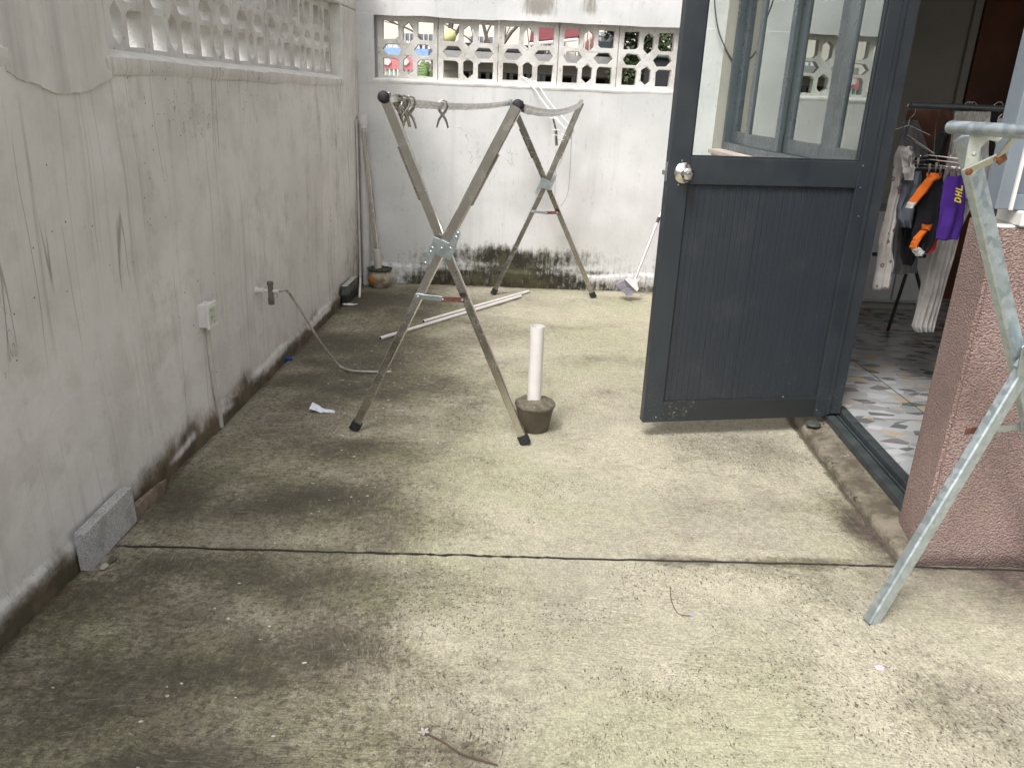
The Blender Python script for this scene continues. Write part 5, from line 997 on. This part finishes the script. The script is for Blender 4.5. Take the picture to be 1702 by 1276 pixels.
# trees and shrubs beyond the wall
def bare_tree(px, Y, lb, seed, hgt=4.5):
    base = at(px, 100, Y); base.z = -.05; t_ = thing('bare_tree', lb, 'tree', base, 'bare trees beyond the rear wall'); rg = random.Random(seed); mb = MB(); tk = MB()
    def br_(p, d, L, r, lv):
        n_ = 4; pts = [p]
        for i in range(n_): d = (d+Vector((rg.uniform(-.22, .22), rg.uniform(-.22, .22), rg.uniform(-.06, .14)))).normalized(); pts.append(pts[-1]+d*L/n_)
        (tk if lv == 0 else mb).tube(pts, [r*(1-.5*i/n_) for i in range(n_+1)], 6)
        if lv < 4:
            for k2 in range(3 if lv < 3 else 2):
                a_ = rg.uniform(0, 6.28); dd = (d+Vector((math.cos(a_), math.sin(a_), rg.uniform(-.1, .5)))*rg.uniform(.5, .9)).normalized(); br_(pts[rg.randint(2, n_)], dd, L*rg.uniform(.55, .75), r*.48, lv+1)
    br_(base, Vector((0, 0, 1)), hgt*.42, .10, 0); mt = plain('bare_bark', (.10, .085, .07), .9); tk.build('trunk', mt, t_); mb.build('limbs', mt, t_)
bare_tree(700, 19, 'bare tree behind the leftmost pierced block', 2, 5.2); bare_tree(805, 17, 'bare tree behind the second and third pierced blocks', 5, 5.5); bare_tree(870, 20, 'bare tree farther off behind the third pierced block', 8, 5.5)
def shrub(px, Y, R_, zc, lb, seed, col):
    c = at(px, 90, Y); base = Vector((c.x, Y, -.05)); t_ = thing('leafy_tree', lb, 'tree', base, 'evergreen trees beyond the rear wall'); rg = random.Random(seed)
    cl = [(Vector((rg.uniform(-1, 1), rg.uniform(-.8, .8), rg.uniform(-.8, .8)))*R_*.62, R_*rg.uniform(.28, .5)) for _ in range(12)]; vs = []; fs = []
    for _ in range(3800):
        cc, rr = rg.choice(cl); d = Vector((rg.gauss(0, 1), rg.gauss(0, 1), rg.gauss(0, 1))).normalized()*rr*rg.uniform(.6, 1.05); p = Vector((c.x, Y, zc))+cc+d
        if p.z < .1: continue
        u_ = Vector((rg.gauss(0, 1), rg.gauss(0, 1), rg.gauss(0, 1))).normalized(); v_ = u_.orthogonal().normalized(); L = rg.uniform(.03, .06); b = len(vs); vs += [p-u_*L, p+v_*L*.4, p+u_*L, p-v_*L*.4]; fs.append((b, b+1, b+2, b+3))
    MB().add(vs, fs).build('crown', plain('evergreen_leaf', col, .55, var=.6, sc=2.5), t_); MB().tube([base, Vector((c.x+.1, Y, zc*.6)), Vector((c.x, Y, zc+.3))], [.09, .07, .03], 8).build('trunk', plain('mossy_bark', (.12, .10, .075), .9), t_)
shrub(1086, 9.5, .75, 2.1, 'dark evergreen right behind the last pierced block', 1, (.045, .065, .02)); shrub(1062, 11.5, .8, 1.5, 'lighter shrub left behind the last pierced block', 2, (.10, .13, .06)); shrub(1150, 10.5, 1.1, 2.6, 'tall evergreen hidden mostly by the open door', 3, (.05, .07, .025))
gbx = thing('wheelie_bin', 'dark green lidded bin behind the last pierced block', 'bin', at(1105, 100, 8.6)); mb = MB(); facing_box(1080, 97, 1118, 160, 8.6, .5, mb); mb.build('body', m_dk, gbx, bevel=.02); mb = MB(); facing_box(1079, 92, 1119, 96.5, 8.57, .55, mb); mb.build('lid', plain('dark_green_plastic', (.05, .10, .09), .4), gbx, bevel=.02)
# neighbour's lane wall past the side wall
nw = MB().box((-1.35, -3, -.05), (-1.15, 9, 2.2)).build('neighbour_wall', plain('lane_render', (.55, .54, .50), .9, var=.1, sc=2)); tag(nw, 'plain rendered neighbour wall beyond the side wall screen', 'wall')
# rename-safe: every wall block keeps its plain name
